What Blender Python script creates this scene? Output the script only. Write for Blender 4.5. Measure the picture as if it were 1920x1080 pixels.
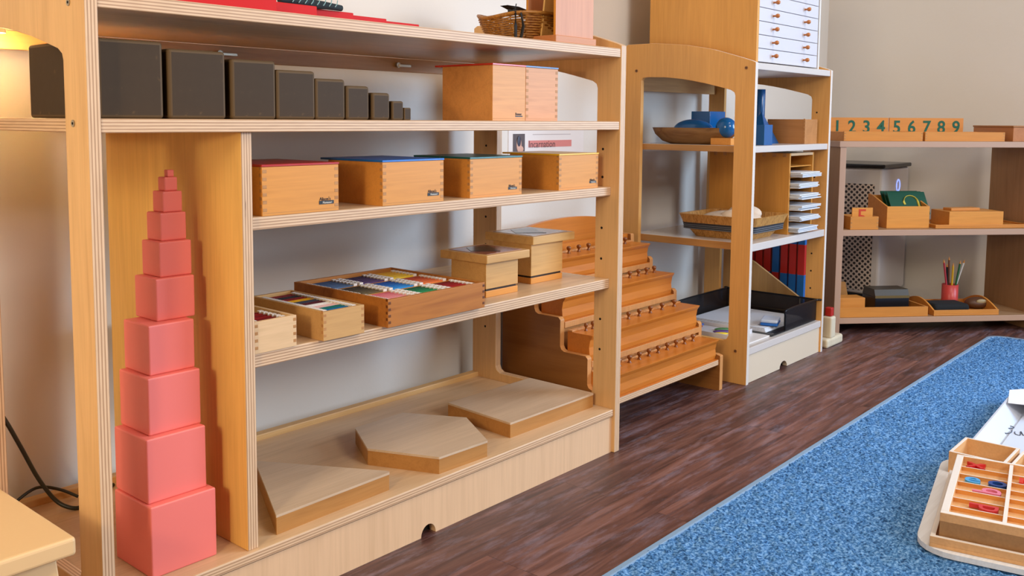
import bpy, bmesh, math, random
from mathutils import Matrix, Vector
random.seed(7)
for o in list(bpy.data.objects): bpy.data.objects.remove(o)
SC = bpy.context.scene; COL = SC.collection
def lin(h):
    h = h.lstrip('#'); out = []
    for i in (0, 2, 4):
        c = int(h[i:i+2], 16)/255
        out.append(c/12.92 if c <= .04045 else ((c+.055)/1.055)**2.4)
    return (*out, 1)
# ------------------------------------------------------------ camera
def R(d): return math.radians(d)
yaw, pitch, roll = R(48.4432), R(-5.2432), R(.3366)
fwd = Vector((math.sin(yaw)*math.cos(pitch), math.cos(yaw)*math.cos(pitch), math.sin(pitch)))
rt = Vector((math.cos(yaw), -math.sin(yaw), 0)); up = rt.cross(fwd)
r2 = math.cos(roll)*rt+math.sin(roll)*up; u2 = -math.sin(roll)*rt+math.cos(roll)*up
cam = bpy.data.objects.new('camera', bpy.data.cameras.new('camera')); COL.objects.link(cam)
M = Matrix((( r2.x, u2.x, -fwd.x, -.5467), (r2.y, u2.y, -fwd.y, -1.1167), (r2.z, u2.z, -fwd.z, .7197), (0, 0, 0, 1)))
cam.matrix_world = M
cam.data.sensor_width = 36; cam.data.lens = 1765.13/1920*36
cam.data.shift_x = (960-917.46)/1920; cam.data.shift_y = (387.8-540)/1920
cam.data.clip_start = .02
SC.camera = cam
# ------------------------------------------------------------ world, lights, exposure
w = bpy.data.worlds.new('world'); SC.world = w; w.use_nodes = True
bg = w.node_tree.nodes['Background']; bg.inputs[0].default_value = (.75, .86, 1, 1); bg.inputs[1].default_value = 1.2
SC.view_settings.view_transform = 'Standard'; SC.view_settings.look = 'None'
SC.view_settings.gamma = 1; SC.view_settings.use_curve_mapping = False
SC.view_settings.exposure = .06
def area(name, loc, target, sx, sy, power, color):
    l = bpy.data.lights.new(name, 'AREA'); l.shape = 'RECTANGLE'; l.size = sx; l.size_y = sy; l.energy = power; l.color = color
    o = bpy.data.objects.new(name, l); COL.objects.link(o); o.location = loc
    o.rotation_euler = (Vector(target)-Vector(loc)).to_track_quat('-Z', 'Y').to_euler(); return o
XW, YW, XL, YF, HC = 3.37, .47, -2.6, -4.0, 3.0      # room
area('daylight front window', (.65, YF+.06, 2.15), (.65, 0, .6), 1.2, .9, 66, (1, .96, .92))
area('daylight right window', (XW-.06, -2.4, 1.2), (0, -1.6, .6), 1.5, 1.3, 115, (.5, .72, 1))
area('ceiling panel light', (1.5, -1.4, HC-.06), (1.5, -1.4, 0), 1.2, 1.2, 30, (1, .92, .82))
area('warm left fill', (XL+.06, -1.0, 1.6), (1.5, 0, .7), 1.1, 1.1, 50, (1, .83, .58))  # added fill without a known source, brightens faces turned left
l = bpy.data.lights.new('table lamp bulb', 'POINT'); l.energy = 17; l.color = (1, .8, .5); l.shadow_soft_size = .05
o = bpy.data.objects.new('table lamp bulb', l); COL.objects.link(o); o.location = (-1.0, -.62, .80)
l = bpy.data.lights.new('under shelf lamp', 'POINT'); l.energy = .9; l.color = (1, .72, .3); l.shadow_soft_size = .012
o = bpy.data.objects.new('under shelf lamp', l); COL.objects.link(o); o.location = (.018, .36, .828)
# ------------------------------------------------------------ materials
MATS = {}
def nm(name):
    m = bpy.data.materials.new(name); m.use_nodes = True; nt = m.node_tree
    b = nt.nodes['Principled BSDF']; return m, nt, b
def plain(name, col, rough=.5, metal=0, spec=.5, **k):
    if name in MATS: return MATS[name]
    m, nt, b = nm(name)
    b.inputs['Base Color'].default_value = lin(col) if isinstance(col, str) else col
    b.inputs['Roughness'].default_value = rough; b.inputs['Metallic'].default_value = metal
    b.inputs['Specular IOR Level'].default_value = spec
    n = nt.nodes.new('ShaderNodeTexNoise'); n.inputs['Scale'].default_value = 60; n.inputs['Detail'].default_value = 3
    tc = nt.nodes.new('ShaderNodeTexCoord'); nt.links.new(tc.outputs['Object'], n.inputs['Vector'])
    bp = nt.nodes.new('ShaderNodeBump'); bp.inputs['Strength'].default_value = k.get('bump', .06); bp.inputs['Distance'].default_value = .002
    nt.links.new(n.outputs['Fac'], bp.inputs['Height']); nt.links.new(bp.outputs['Normal'], b.inputs['Normal'])
    if 'alpha' in k: b.inputs['Alpha'].default_value = k['alpha']
    if 'trans' in k: b.inputs['Transmission Weight'].default_value = k['trans']
    MATS[name] = m; return m
def ramp(nt, stops):
    r = nt.nodes.new('ShaderNodeValToRGB'); e = r.color_ramp.elements
    e[0].position, e[0].color = stops[0]; e[1].position, e[1].color = stops[-1]
    for p, c in stops[1:-1]:
        x = e.new(p); x.color = c
    return r
def mul(c, f): return (c[0]*f, c[1]*f, c[2]*f, 1)
def wood(name, col, grain='X', rough=.42, contrast=.16, scale=1.0, spec=.28):
    if name in MATS: return MATS[name]
    m, nt, b = nm(name); c = lin(col)
    tc = nt.nodes.new('ShaderNodeTexCoord'); mp = nt.nodes.new('ShaderNodeMapping')
    s = [14*scale]*3; s['XYZ'.index(grain)] = 1.3*scale; mp.inputs['Scale'].default_value = s
    nt.links.new(tc.outputs['Object'], mp.inputs['Vector'])
    n = nt.nodes.new('ShaderNodeTexNoise'); n.inputs['Scale'].default_value = 2.2; n.inputs['Detail'].default_value = 5; n.inputs['Distortion'].default_value = 1.3
    nt.links.new(mp.outputs[0], n.inputs['Vector'])
    mp2 = nt.nodes.new('ShaderNodeMapping'); s = [230*scale]*3; s['XYZ'.index(grain)] = 9*scale; mp2.inputs['Scale'].default_value = s
    nt.links.new(tc.outputs['Object'], mp2.inputs['Vector'])
    n2 = nt.nodes.new('ShaderNodeTexNoise'); n2.inputs['Scale'].default_value = 1.0; n2.inputs['Detail'].default_value = 2
    nt.links.new(mp2.outputs[0], n2.inputs['Vector'])
    r = ramp(nt, [(.28, (c[0]*(1-contrast), c[1]*(1-contrast*1.35), c[2]*(1-contrast*1.7), 1)), (.5, c), (.72, mul(c, 1+contrast*.55))])
    nt.links.new(n.outputs['Fac'], r.inputs[0])
    mx = nt.nodes.new('ShaderNodeMix'); mx.data_type = 'RGBA'; mx.blend_type = 'MULTIPLY'; mx.inputs[0].default_value = .32
    r2_ = ramp(nt, [(.3, (.78, .74, .7, 1)), (.62, (1, 1, 1, 1))]); nt.links.new(n2.outputs['Fac'], r2_.inputs[0])
    nt.links.new(r.outputs[0], mx.inputs[6]); nt.links.new(r2_.outputs[0], mx.inputs[7])
    nt.links.new(mx.outputs[2], b.inputs['Base Color'])
    b.inputs['Roughness'].default_value = rough; b.inputs['Specular IOR Level'].default_value = spec
    MATS[name] = m; return m
def ply(axis, tone='#e2bd97', dark='#b58a66', pitch=.0042, name=None):
    name = name or 'plywood edge '+axis
    if name in MATS: return MATS[name]
    m, nt, b = nm(name)
    tc = nt.nodes.new('ShaderNodeTexCoord')
    wv = nt.nodes.new('ShaderNodeTexWave'); wv.wave_type = 'BANDS'; wv.bands_direction = axis
    wv.inputs['Scale'].default_value = .314/pitch; wv.inputs['Distortion'].default_value = .5; wv.inputs['Detail'].default_value = 1; wv.inputs['Detail Scale'].default_value = .08
    nt.links.new(tc.outputs['Object'], wv.inputs['Vector'])
    a, d = lin(tone), lin(dark)
    r = ramp(nt, [(.12, d), (.42, mul(a, .86)), (.7, a)]); nt.links.new(wv.outputs['Fac'], r.inputs[0])
    mp = nt.nodes.new('ShaderNodeMapping'); s = [26]*3; s['XYZ'.index(axis)] = 420; mp.inputs['Scale'].default_value = s
    nt.links.new(tc.outputs['Object'], mp.inputs['Vector'])
    n = nt.nodes.new('ShaderNodeTexNoise'); n.inputs['Scale'].default_value = 1; n.inputs['Detail'].default_value = 2; nt.links.new(mp.outputs[0], n.inputs['Vector'])
    r3 = ramp(nt, [(.17, (.15, .1, .07, 1)), (.25, (.86, .82, .78, 1)), (.6, (1, 1, 1, 1))]); nt.links.new(n.outputs['Fac'], r3.inputs[0])
    mx = nt.nodes.new('ShaderNodeMix'); mx.data_type = 'RGBA'; mx.blend_type = 'MULTIPLY'; mx.inputs[0].default_value = .9
    nt.links.new(r.outputs[0], mx.inputs[6]); nt.links.new(r3.outputs[0], mx.inputs[7]); nt.links.new(mx.outputs[2], b.inputs['Base Color'])
    b.inputs['Roughness'].default_value = .5
    MATS[name] = m; return m
def PX(): return wood('birch plywood face along x', '#d4b088', 'X', .33, .12)
def PZ(): return wood('birch plywood face upright', '#e6b880', 'Z', .36, .09)
def PY(): return wood('birch plywood face along y', '#d9b07c', 'Y', .33, .12)
def BEECH(g='X'): return wood('beech '+g, '#dc9444', g, .42, .08, 1.4)
def DARKB(g='X'): return wood('beech end grain '+g, '#bb8550', g, .5, .2, 2)
INK = lambda: plain('black ink', '#17140f', .5)
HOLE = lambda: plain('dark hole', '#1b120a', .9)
STEEL = lambda: plain('steel', '#b5aa96', .3, .9)
# ------------------------------------------------------------ mesh building
class MB:
    def __init__(s): s.v = []; s.f = []; s.m = []; s.sm = []
    def add(s, vs, fs, m=0, smooth=False):
        k = len(s.v); s.v += [tuple(v) for v in vs]
        for i, f in enumerate(fs):
            s.f.append([k+j for j in f]); s.m.append(m[i] if isinstance(m, (list, tuple)) else m); s.sm.append(smooth)
        return s
    def box(s, x0, x1, y0, y1, z0, z1, m=0, mx=None, my=None, mz=None, mat=None):
        if x1 < x0: x0, x1 = x1, x0
        if y1 < y0: y0, y1 = y1, y0
        if z1 < z0: z0, z1 = z1, z0
        vs = [Vector(p) for p in ((x0,y0,z0),(x1,y0,z0),(x1,y1,z0),(x0,y1,z0),(x0,y0,z1),(x1,y0,z1),(x1,y1,z1),(x0,y1,z1))]
        if mat is not None: vs = [mat @ v for v in vs]
        mx = m if mx is None else mx; my = m if my is None else my; mz = m if mz is None else mz
        return s.add(vs, [(0,3,2,1),(4,5,6,7),(0,1,5,4),(2,3,7,6),(3,0,4,7),(1,2,6,5)], [mz, mz, my, my, mx, mx])
    def prism(s, poly, axis, a, b, mside=0, mcap=None, smooth=False):
        mcap = mside if mcap is None else mcap
        def P(p, t):
            return {'x': (t, p[0], p[1]), 'y': (p[0], t, p[1]), 'z': (p[0], p[1], t)}[axis]
        n = len(poly); vs = [P(p, a) for p in poly]+[P(p, b) for p in poly]
        s.add(vs, [(i, (i+1) % n, n+(i+1) % n, n+i) for i in range(n)], mside, smooth)
        s.add(vs, [tuple(range(n))[::-1], tuple(range(n, 2*n))], mcap); return s
    def ring(s, outer, inner, axis, a, b, mface=0, medge=1, minner=None):
        minner = medge if minner is None else minner
        n = len(outer)
        def P(p, t):
            return {'x': (t, p[0], p[1]), 'y': (p[0], t, p[1]), 'z': (p[0], p[1], t)}[axis]
        vs = [P(p, a) for p in outer]+[P(p, a) for p in inner]+[P(p, b) for p in outer]+[P(p, b) for p in inner]
        f = []; m = []
        for i in range(n):
            j = (i+1) % n
            f += [(i, j, n+j, n+i), (2*n+i, 3*n+i, 3*n+j, 2*n+j), (i, 2*n+i, 2*n+j, j), (n+i, n+j, 3*n+j, 3*n+i)]; m += [mface, mface, medge, minner]
        return s.add(vs, f, m)
    def lathe(s, prof, n=20, mat=None, m=0, smooth=True, cap=True):
        mat = mat or Matrix(); vs = []
        for r, z in prof:
            for i in range(n):
                a = 2*math.pi*i/n; vs.append(mat @ Vector((r*math.cos(a), r*math.sin(a), z)))
        f = [(k*n+i, k*n+(i+1) % n, (k+1)*n+(i+1) % n, (k+1)*n+i) for k in range(len(prof)-1) for i in range(n)]
        s.add(vs, f, m, smooth)
        if cap: s.add(vs, [tuple(range(n))[::-1], tuple(range((len(prof)-1)*n, len(prof)*n))], m)
        return s
    def cyl(s, p0, p1, r, r1=None, n=14, m=0, smooth=True):
        p0, p1 = Vector(p0), Vector(p1); d = p1-p0; q = d.to_track_quat('Z', 'Y').to_matrix().to_4x4()
        return s.lathe([(r, 0), (r if r1 is None else r1, d.length)], n, Matrix.Translation(p0) @ q, m, smooth)
    def sphere(s, c, rx, ry=None, rz=None, n=20, k=12, m=0, mat=None):
        ry = ry or rx; rz = rz or rx; vs = []
        for j in range(k+1):
            t = math.pi*j/k; t = min(max(t, .02), math.pi-.02)
            for i in range(n):
                a = 2*math.pi*i/n
                p = Vector((rx*math.sin(t)*math.cos(a), ry*math.sin(t)*math.sin(a), -rz*math.cos(t)))
                if mat: p = mat @ p
                vs.append(Vector(c)+p)
        f = [(j*n+i, j*n+(i+1) % n, (j+1)*n+(i+1) % n, (j+1)*n+i) for j in range(k) for i in range(n)]
        s.add(vs, f, m, True); s.add(vs, [tuple(range(n))[::-1], tuple(range(k*n, k*n+n))], m); return s
    def tube(s, pts, r, n=8, m=0, closed=False, flat=1.0):
        pts = [Vector(p) for p in pts]; N = len(pts); vs = []
        ref = Vector((0, 0, 1))
        for i, p in enumerate(pts):
            a = pts[(i-1) % N] if (closed or i > 0) else p; b = pts[(i+1) % N] if (closed or i < N-1) else p
            t = (b-a).normalized()
            rr = ref if abs(t.z) < .95 else Vector((0, 1, 0))
            u = t.cross(rr).normalized(); v = u.cross(t)
            ri = r[i] if isinstance(r, (list, tuple)) else r
            for k in range(n):
                th = 2*math.pi*k/n; vs.append(p+u*ri*math.cos(th)+v*ri*flat*math.sin(th))
        L = N if closed else N-1
        s.add(vs, [(i*n+k, i*n+(k+1) % n, ((i+1) % N)*n+(k+1) % n, ((i+1) % N)*n+k) for i in range(L) for k in range(n)], m, True)
        if not closed: s.add(vs, [tuple(range(n))[::-1], tuple(range((N-1)*n, N*n))], m)
        return s
def smoothpts(pts, k=6):
    out = []; P = [Vector(p) for p in pts]
    for i in range(len(P)-1):
        p0 = P[max(i-1, 0)]; p1 = P[i]; p2 = P[i+1]; p3 = P[min(i+2, len(P)-1)]
        for j in range(k):
            t = j/k; out.append(.5*((2*p1)+(-p0+p2)*t+(2*p0-5*p1+4*p2-p3)*t*t+(-p0+3*p1-3*p2+p3)*t**3))
    return out+[P[-1]]
def obj(name, mb, mats, parent=None, bevel=0, seg=2, loc=None):
    me = bpy.data.meshes.new(name); me.from_pydata(mb.v, [], mb.f)
    if not isinstance(mats, (list, tuple)): mats = [mats]
    for m in mats: me.materials.append(m)
    me.polygons.foreach_set('material_index', mb.m); me.polygons.foreach_set('use_smooth', mb.sm)
    bm = bmesh.new(); bm.from_mesh(me); bmesh.ops.recalc_face_normals(bm, faces=bm.faces); bm.to_mesh(me); bm.free()
    me.update()
    o = bpy.data.objects.new(name, me); COL.objects.link(o)
    if parent: o.parent = parent
    if loc: o.location = loc
    if bevel:
        b = o.modifiers.new('bevel', 'BEVEL'); b.width = bevel; b.segments = seg; b.limit_method = 'ANGLE'; b.angle_limit = R(40); b.harden_normals = False
    return o
def tag(o, label, cat, group=None):
    o['label'] = label; o['category'] = cat
    if group: o['group'] = group
    return o
def thing(name, label, cat, loc=(0, 0, 0), rz=0, group=None):
    o = bpy.data.objects.new(name, None); COL.objects.link(o); o.location = loc; o.rotation_euler = (0, 0, rz); o.empty_display_size = .02
    return tag(o, label, cat, group)
def struct(o): o['kind'] = 'structure'; return o
def text(body, size, mat, thick=.0003, align='LEFT', xs=1.0, off=0):
    cu = bpy.data.curves.new('t', 'FONT'); cu.body = body; cu.size = size; cu.extrude = thick; cu.offset = size*off; cu.align_x = align; cu.resolution_u = 3
    t = bpy.data.objects.new('t', cu); COL.objects.link(t); dg = bpy.context.evaluated_depsgraph_get(); dg.update()
    me = bpy.data.meshes.new_from_object(t.evaluated_get(dg)); bpy.data.objects.remove(t)
    mb = MB(); mb.add([mat @ Vector((v.co.x*xs, v.co.y, v.co.z)) for v in me.vertices], [tuple(p.vertices) for p in me.polygons]); return mb
def front(x, y, z, rz=0):   # matrix for text facing -y
    return Matrix.Translation((x, y, z)) @ Matrix.Rotation(rz, 4, 'Z') @ Matrix.Rotation(math.pi/2, 4, 'X')
def hold(mb, cx, cy, cz, axis, r=.0028, m=2):   # dark pin hole flush with a face
    d = {'x': (-.0004, 0, 0), 'y': (0, -.0004, 0)}[axis]
    mb.cyl((cx, cy, cz), (cx+d[0], cy+d[1], cz), r, n=10, m=m, smooth=False)
# ------------------------------------------------------------ room
def wallmat():
    m, nt, b = nm('painted wall'); tc = nt.nodes.new('ShaderNodeTexCoord')
    n = nt.nodes.new('ShaderNodeTexNoise'); n.inputs['Scale'].default_value = 90; n.inputs['Detail'].default_value = 3; nt.links.new(tc.outputs['Object'], n.inputs['Vector'])
    n2 = nt.nodes.new('ShaderNodeTexNoise'); n2.inputs['Scale'].default_value = 1.5; nt.links.new(tc.outputs['Object'], n2.inputs['Vector'])
    r = ramp(nt, [(.3, lin('#d8cec2')), (.7, lin('#ddd4c9'))]); nt.links.new(n2.outputs['Fac'], r.inputs[0]); nt.links.new(r.outputs[0], b.inputs['Base Color'])
    bp = nt.nodes.new('ShaderNodeBump'); bp.inputs['Strength'].default_value = .08; bp.inputs['Distance'].default_value = .003
    nt.links.new(n.outputs['Fac'], bp.inputs['Height']); nt.links.new(bp.outputs['Normal'], b.inputs['Normal']); b.inputs['Roughness'].default_value = .6
    return m
WALL = wallmat()
def floormat():
    m, nt, b = nm('dark walnut plank floor'); tc = nt.nodes.new('ShaderNodeTexCoord')
    br = nt.nodes.new('ShaderNodeTexBrick'); br.offset = .37; br.inputs['Scale'].default_value = 1
    br.inputs['Brick Width'].default_value = .92; br.inputs['Row Height'].default_value = .118; br.inputs['Mortar Size'].default_value = .0009; br.inputs['Mortar Smooth'].default_value = .3
    br.inputs['Color1'].default_value = (.25, .25, .25, 1); br.inputs['Color2'].default_value = (.8, .8, .8, 1); br.inputs['Mortar'].default_value = (0, 0, 0, 1)
    nt.links.new(tc.outputs['Object'], br.inputs['Vector'])
    mp = nt.nodes.new('ShaderNodeMapping'); mp.inputs['Scale'].default_value = (1.6, 22, 1); nt.links.new(tc.outputs['Object'], mp.inputs['Vector'])
    ad = nt.nodes.new('ShaderNodeVectorMath'); ad.operation = 'ADD'; nt.links.new(mp.outputs[0], ad.inputs[0])
    sc = nt.nodes.new('ShaderNodeVectorMath'); sc.operation = 'SCALE'; sc.inputs['Scale'].default_value = 9; nt.links.new(br.outputs['Color'], sc.inputs[0]); nt.links.new(sc.outputs[0], ad.inputs[1])
    n = nt.nodes.new('ShaderNodeTexNoise'); n.inputs['Scale'].default_value = 2.1; n.inputs['Detail'].default_value = 6; n.inputs['Distortion'].default_value = 1.2; nt.links.new(ad.outputs[0], n.inputs['Vector'])
    r = ramp(nt, [(.25, lin('#351f1b')), (.45, lin('#573630')), (.6, lin('#70493f')), (.8, lin('#8f6a62'))]); nt.links.new(n.outputs['Fac'], r.inputs[0])
    mx = nt.nodes.new('ShaderNodeMix'); mx.data_type = 'RGBA'; mx.blend_type = 'OVERLAY'; mx.inputs[0].default_value = .45
    nt.links.new(r.outputs[0], mx.inputs[6]); nt.links.new(br.outputs['Color'], mx.inputs[7])
    # pale scuffs, with bluish light sheen painted into their colour
    mp2 = nt.nodes.new('ShaderNodeMapping'); mp2.inputs['Scale'].default_value = (7, 34, 1); mp2.inputs['Rotation'].default_value = (0, 0, .2); nt.links.new(tc.outputs['Object'], mp2.inputs['Vector'])
    n2 = nt.nodes.new('ShaderNodeTexNoise'); n2.inputs['Scale'].default_value = 1.0; n2.inputs['Detail'].default_value = 8; n2.inputs['Roughness'].default_value = .75; nt.links.new(mp2.outputs[0], n2.inputs['Vector'])
    r2_ = ramp(nt, [(.5, (0, 0, 0, 1)), (.74, (.5, .5, .5, 1))]); nt.links.new(n2.outputs['Fac'], r2_.inputs[0])
    mx2 = nt.nodes.new('ShaderNodeMix'); mx2.data_type = 'RGBA'; nt.links.new(r2_.outputs[0], mx2.inputs[0]); nt.links.new(mx.outputs[2], mx2.inputs[6]); mx2.inputs[7].default_value = lin('#9d94a6')
    nt.links.new(mx2.outputs[2], b.inputs['Base Color'])
    rr = nt.nodes.new('ShaderNodeMapRange'); rr.inputs['To Min'].default_value = .3; rr.inputs['To Max'].default_value = .55; nt.links.new(n2.outputs['Fac'], rr.inputs[0]); nt.links.new(rr.outputs[0], b.inputs['Roughness'])
    bp = nt.nodes.new('ShaderNodeBump'); bp.inputs['Strength'].default_value = .12; bp.inputs['Distance'].default_value = .002
    nt.links.new(n.outputs['Fac'], bp.inputs['Height']); nt.links.new(bp.outputs['Normal'], b.inputs['Normal'])
    return m
T = .12
struct(obj('floor', MB().box(XL-T, XW+T, YF-T, YW+T, -.1, 0), floormat()))
struct(obj('ceiling', MB().box(XL-T, XW+T, YF-T, YW+T, HC, HC+.1), plain('ceiling paint', '#a39a8e', .8)))  # unseen ceiling, toned dark to cut bounced light
struct(obj('wall_back', MB().box(XL-T, XW+T, YW, YW+T, 0, HC), WALL))
TAN = plain('tan room paint', '#94816a', .8)  # tone for unseen walls, darkened to cut bounced light
struct(obj('wall_left', MB().box(XL-T, XL, YF, YW, 0, HC), TAN))
def wallhole(name, a0, a1, h0, h1, b0, b1, fixed, c0, c1, mt):   # wall with a window opening h0..h1 (along) b0..b1 (height)
    mb = MB()
    for (p, q, z0, z1) in ((a0, h0, 0, HC), (h1, a1, 0, HC), (h0, h1, 0, b0), (h0, h1, b1, HC)):
        if fixed == 'y': mb.box(p, q, c0, c1, z0, z1)
        else: mb.box(c0, c1, p, q, z0, z1)
    return struct(obj(name, mb, mt))
wallhole('wall_front', XL, XW, .05, 1.25, 1.7, 2.6, 'y', YF-T, YF, TAN)
wallhole('wall_right', YF, YW, -3.2, -1.6, .5, 1.9, 'x', XW, XW+T, WALL)
WH = plain('white window paint', '#e8e6e0', .4)
def window(n, fixed, p0, p1, z0, z1, c):
    mb = MB()
    for (a, b_, u, v) in ((p0, p1, z0, z0+.05), (p0, p1, z1-.05, z1), (p0, p0+.05, z0, z1), (p1-.05, p1, z0, z1), ((p0+p1)/2-.02, (p0+p1)/2+.02, z0, z1)):
        if fixed == 'y': mb.box(a, b_, c, c+.04, u, v)
        else: mb.box(c, c+.04, a, b_, u, v)
    return struct(obj('window_%d' % n, mb, WH))
window(1, 'y', .05, 1.25, 1.7, 2.6, YF-.1); window(2, 'x', -3.2, -1.6, .5, 1.9, XW+.05)
# ------------------------------------------------------------ shelf unit side panels
TOPARC = [(0, .878), (.012, .883), (.04, .892), (.073, .902), (.125, .917), (.17, .926), (.21, .933), (.28, .940), (.35, .943), (.42, .942)]
def side_rings(y0, win_y0, win_y1, D):
    outer = []; inner = []
    # front lower corner -> up the front, over arc, down back, along bottom; same counts
    def a(o, i): outer.append((y0+o[0], o[1])); inner.append((y0+i[0], i[1]))
    f, bk = win_y0, win_y1
    a((0, 0), (f, .131)); a((0, .3), (f, .3)); a((0, .6), (f, .6)); a((0, .78), (f, .782))
    a((0, .878), (f, .790)); a((.012, .883), (f+.003, .799)); a((.04, .892), (f+.014, .806)); a((.073, .902), (f+.045, .814))
    a((.125, .917), (f+.09, .825)); a((.17, .926), (f+.13, .833)); a((.21, .933), (f+.165, .839)); a((.28, .940), (f+.22, .845)); a((.32, .943), (bk-.02, .847)); a((D-.01, .943), (bk-.004, .845)); a((D, .938), (bk, .838))
    a((D, .6), (bk, .6)); a((D, .3), (bk, .3)); a((D, 0), (bk, .131))
    a((D-.03, 0), (bk-.004, .122)); a((bk-.02, 0), (bk-.014, .116)); a((f+.02, 0), (f+.014, .116)); a((.03, 0), (f+.004, .122))
    return outer, inner
PLX, PLZ, PLY_ = ply('X'), ply('Z'), ply('Y')
FACES = PX(), PLZ
def board(mb, x0, x1, y0, y1, z0, z1): return mb.box(x0, x1, y0, y1, z0, z1, m=1, mz=0)
def screw(mb, x, y, z, m=2):
    mb.cyl((x, y, z), (x-.0012, y, z), .0045, n=12, m=m); mb.cyl((x-.0012, y, z), (x-.0016, y, z), .0018, n=6, m=m+1)
# --- unit one
Z4, Z3, Z2, Z1, ZT = .0964, .3817, .5801, .7193, .8715
XR = 1.128
u1 = thing('shelf_unit', 'long birch plywood shelf unit in the foreground with arched end panels', 'shelf')
def panel(x0, x1, y0, wf, wb, D, screws, holes, parent, matX=PLX):
    mb = MB(); o, i = side_rings(y0, wf, wb, D); mb.ring(o, i, 'x', x0, x1, 0, 1)
    for y, z in screws: screw(mb, x0, y, z)
    for y, z in holes: hold(mb, x0, y, z, 'x', m=3)
    return obj('side_panel', mb, [PZ(), matX, STEEL(), HOLE()], parent, .0015)
panel(-.0165, 0, 0, .06, .33, .42, [(.04, .86), (.038, .713), (.04, .09), (.38, .86)], [], u1)
hz = [.223, .29, .357, .423, .49, .6, .66]
panel(XR, XR+.0185, 0, .06, .345, .42, [], [(.043, z) for z in hz]+[(.379, z) for z in hz], u1)
obj('top_board', board(MB(), 0, XR, .002, .40, .853, ZT), FACES, u1, .0015)
obj('shelf_board', board(MB(), 0, XR, .002, .40, .7015, Z1), FACES, u1, .0015)
obj('shelf_board', board(MB(), .2228, XR, .021, .40, .5611, Z2), FACES, u1, .0015)
obj('shelf_board', board(MB(), .2228, XR, .021, .40, .3607, Z3), FACES, u1, .0015)
obj('bottom_board', board(MB(), 0, XR, .004, .40, .0814, Z4), FACES, u1, .0015)
obj('divider', MB().box(.2049, .2228, .012, .405, Z4, .7015, m=1, mx=0), [wood('birch divider', '#eebd6c', 'Z', .36, .08), PLX], u1, .0012)
mb = MB(); mb.box(0, XR, .401, .413, .824, .853)
for x in (.42, .86): mb.cyl((x, .401, .838), (x, .394, .838), .006, n=8, m=1); mb.box(x, x+.035, .392, .396, .834, .84, m=1)
obj('top_rail', mb, [wood('birch rail', '#c99a68', 'X'), STEEL()], u1, .001)
obj('back_lip', MB().box(0, XR, .40, .42, .06, .1075), wood('birch lip', '#d2a66c', 'X'), u1, .0015)
mb = MB(); pts = [(0, 0), (.55, 0)]+[(.568-.018*math.cos(t), .020*math.sin(t)) for t in [math.pi*k/10 for k in range(11)]]+[(.586, 0), (XR, 0), (XR, .0785), (0, .0785)]
mb.prism(pts, 'y', .0085, .0235); obj('base_panel', mb, wood('pale birch base', '#dfb790', 'Z', .36, .07, .7), u1, .001)
mb = MB(); mb.box(.03, XR-.03, .026, .04, 0, .05); obj('base_shadow_board', mb, HOLE(), u1)  # dark sheet painting in the shade behind the base panel
# --- unit two
X2, X2b, Y2 = 1.81, 2.318, .0296
UPX, UPL = wood('warm maple panel', '#dfa55f', 'Z', .36, .07), plain('pale edge band', '#d9cfc6', .35)
u2o = thing('shelf_unit', 'narrower shelf unit with arched end panel beyond the knobbed stair stand', 'shelf', (X2, Y2, 0))
def panel2(x0, x1, screws, holes):
    mb = MB(); o, i = side_rings(0, .057, .355, .412); mb.ring(o, i, 'x', x0, x1, 0, 1, 0)
    for y, z in screws: screw(mb, x0, y, z)
    for y, z in holes: hold(mb, x0, y, z, 'x', m=3)
    mb.cyl((x0+.007, .05, 0), (x0+.007, .05, -.0), .006, n=8)
    return obj('side_panel', mb, [UPX, UPL, plain('wood screw cap', '#8b5a34', .5), HOLE()], u2o, .0015)
panel2(0, .0145, [(.372, .866), (.027, .864), (.034, .091)], [])
panel2(X2b-X2, X2b-X2+.0145, [], [(.04, z) for z in (.2, .255, .31, .43, .49, .55, .75)]+[(.39, z) for z in (.43, .49, .55)])
SH = plain('glossy pale laminate shelf', '#cfc6c0', .22); SHE = wood('maple shelf edge', '#b9874f', 'Y', .4)
for nme, z0, z1 in (('top_board', .86, .878), ('shelf_board', .637, .655), ('shelf_board', .368, .389), ('bottom_board', .081, .101)):
    obj(nme, MB().box(.0145, X2b-X2, -0+.002, .385, z0, z1, m=0, mx=1), [SH, SHE], u2o, .0015)
mb = MB(); L2 = X2b-X2
pts = [(.0145, .001), (.226, .001)]+[(.251-.025*math.cos(t), .001+.02*math.sin(t)) for t in [math.pi*k/8 for k in range(9)]]+[(.276, .001), (L2, .001), (L2, .079), (.0145, .079)]
obj('base_panel', mb.prism(pts, 'y', .006, .02), plain('cream base board', '#d8c6ae', .4), u2o, .001)
obj('base_shadow_board', MB().box(.03, L2-.02, .024, .036, .001, .06), HOLE(), u2o)  # dark sheet, paints the shade seen through the base notch
obj('back_rail', MB().box(.0145, L2, .386, .40, .81, .855), wood('maple rail', '#c1915c', 'X'), u2o, .001)
obj('leveling_foot', MB().cyl((.007, .03, 0), (.007, .03, .004), .007), plain('brass glide', '#b8934f', .3, .8), u2o)
t = thing('puck_lamp', 'small round warm lamp fixed under the top board in the left back corner', 'lamp', (.018, .36, .853))
obj('housing', MB().lathe([(.014, -.001), (.016, -.004), (.016, -.009)], 20), plain('lamp housing', '#cfc6b4', .4), t)
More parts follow.
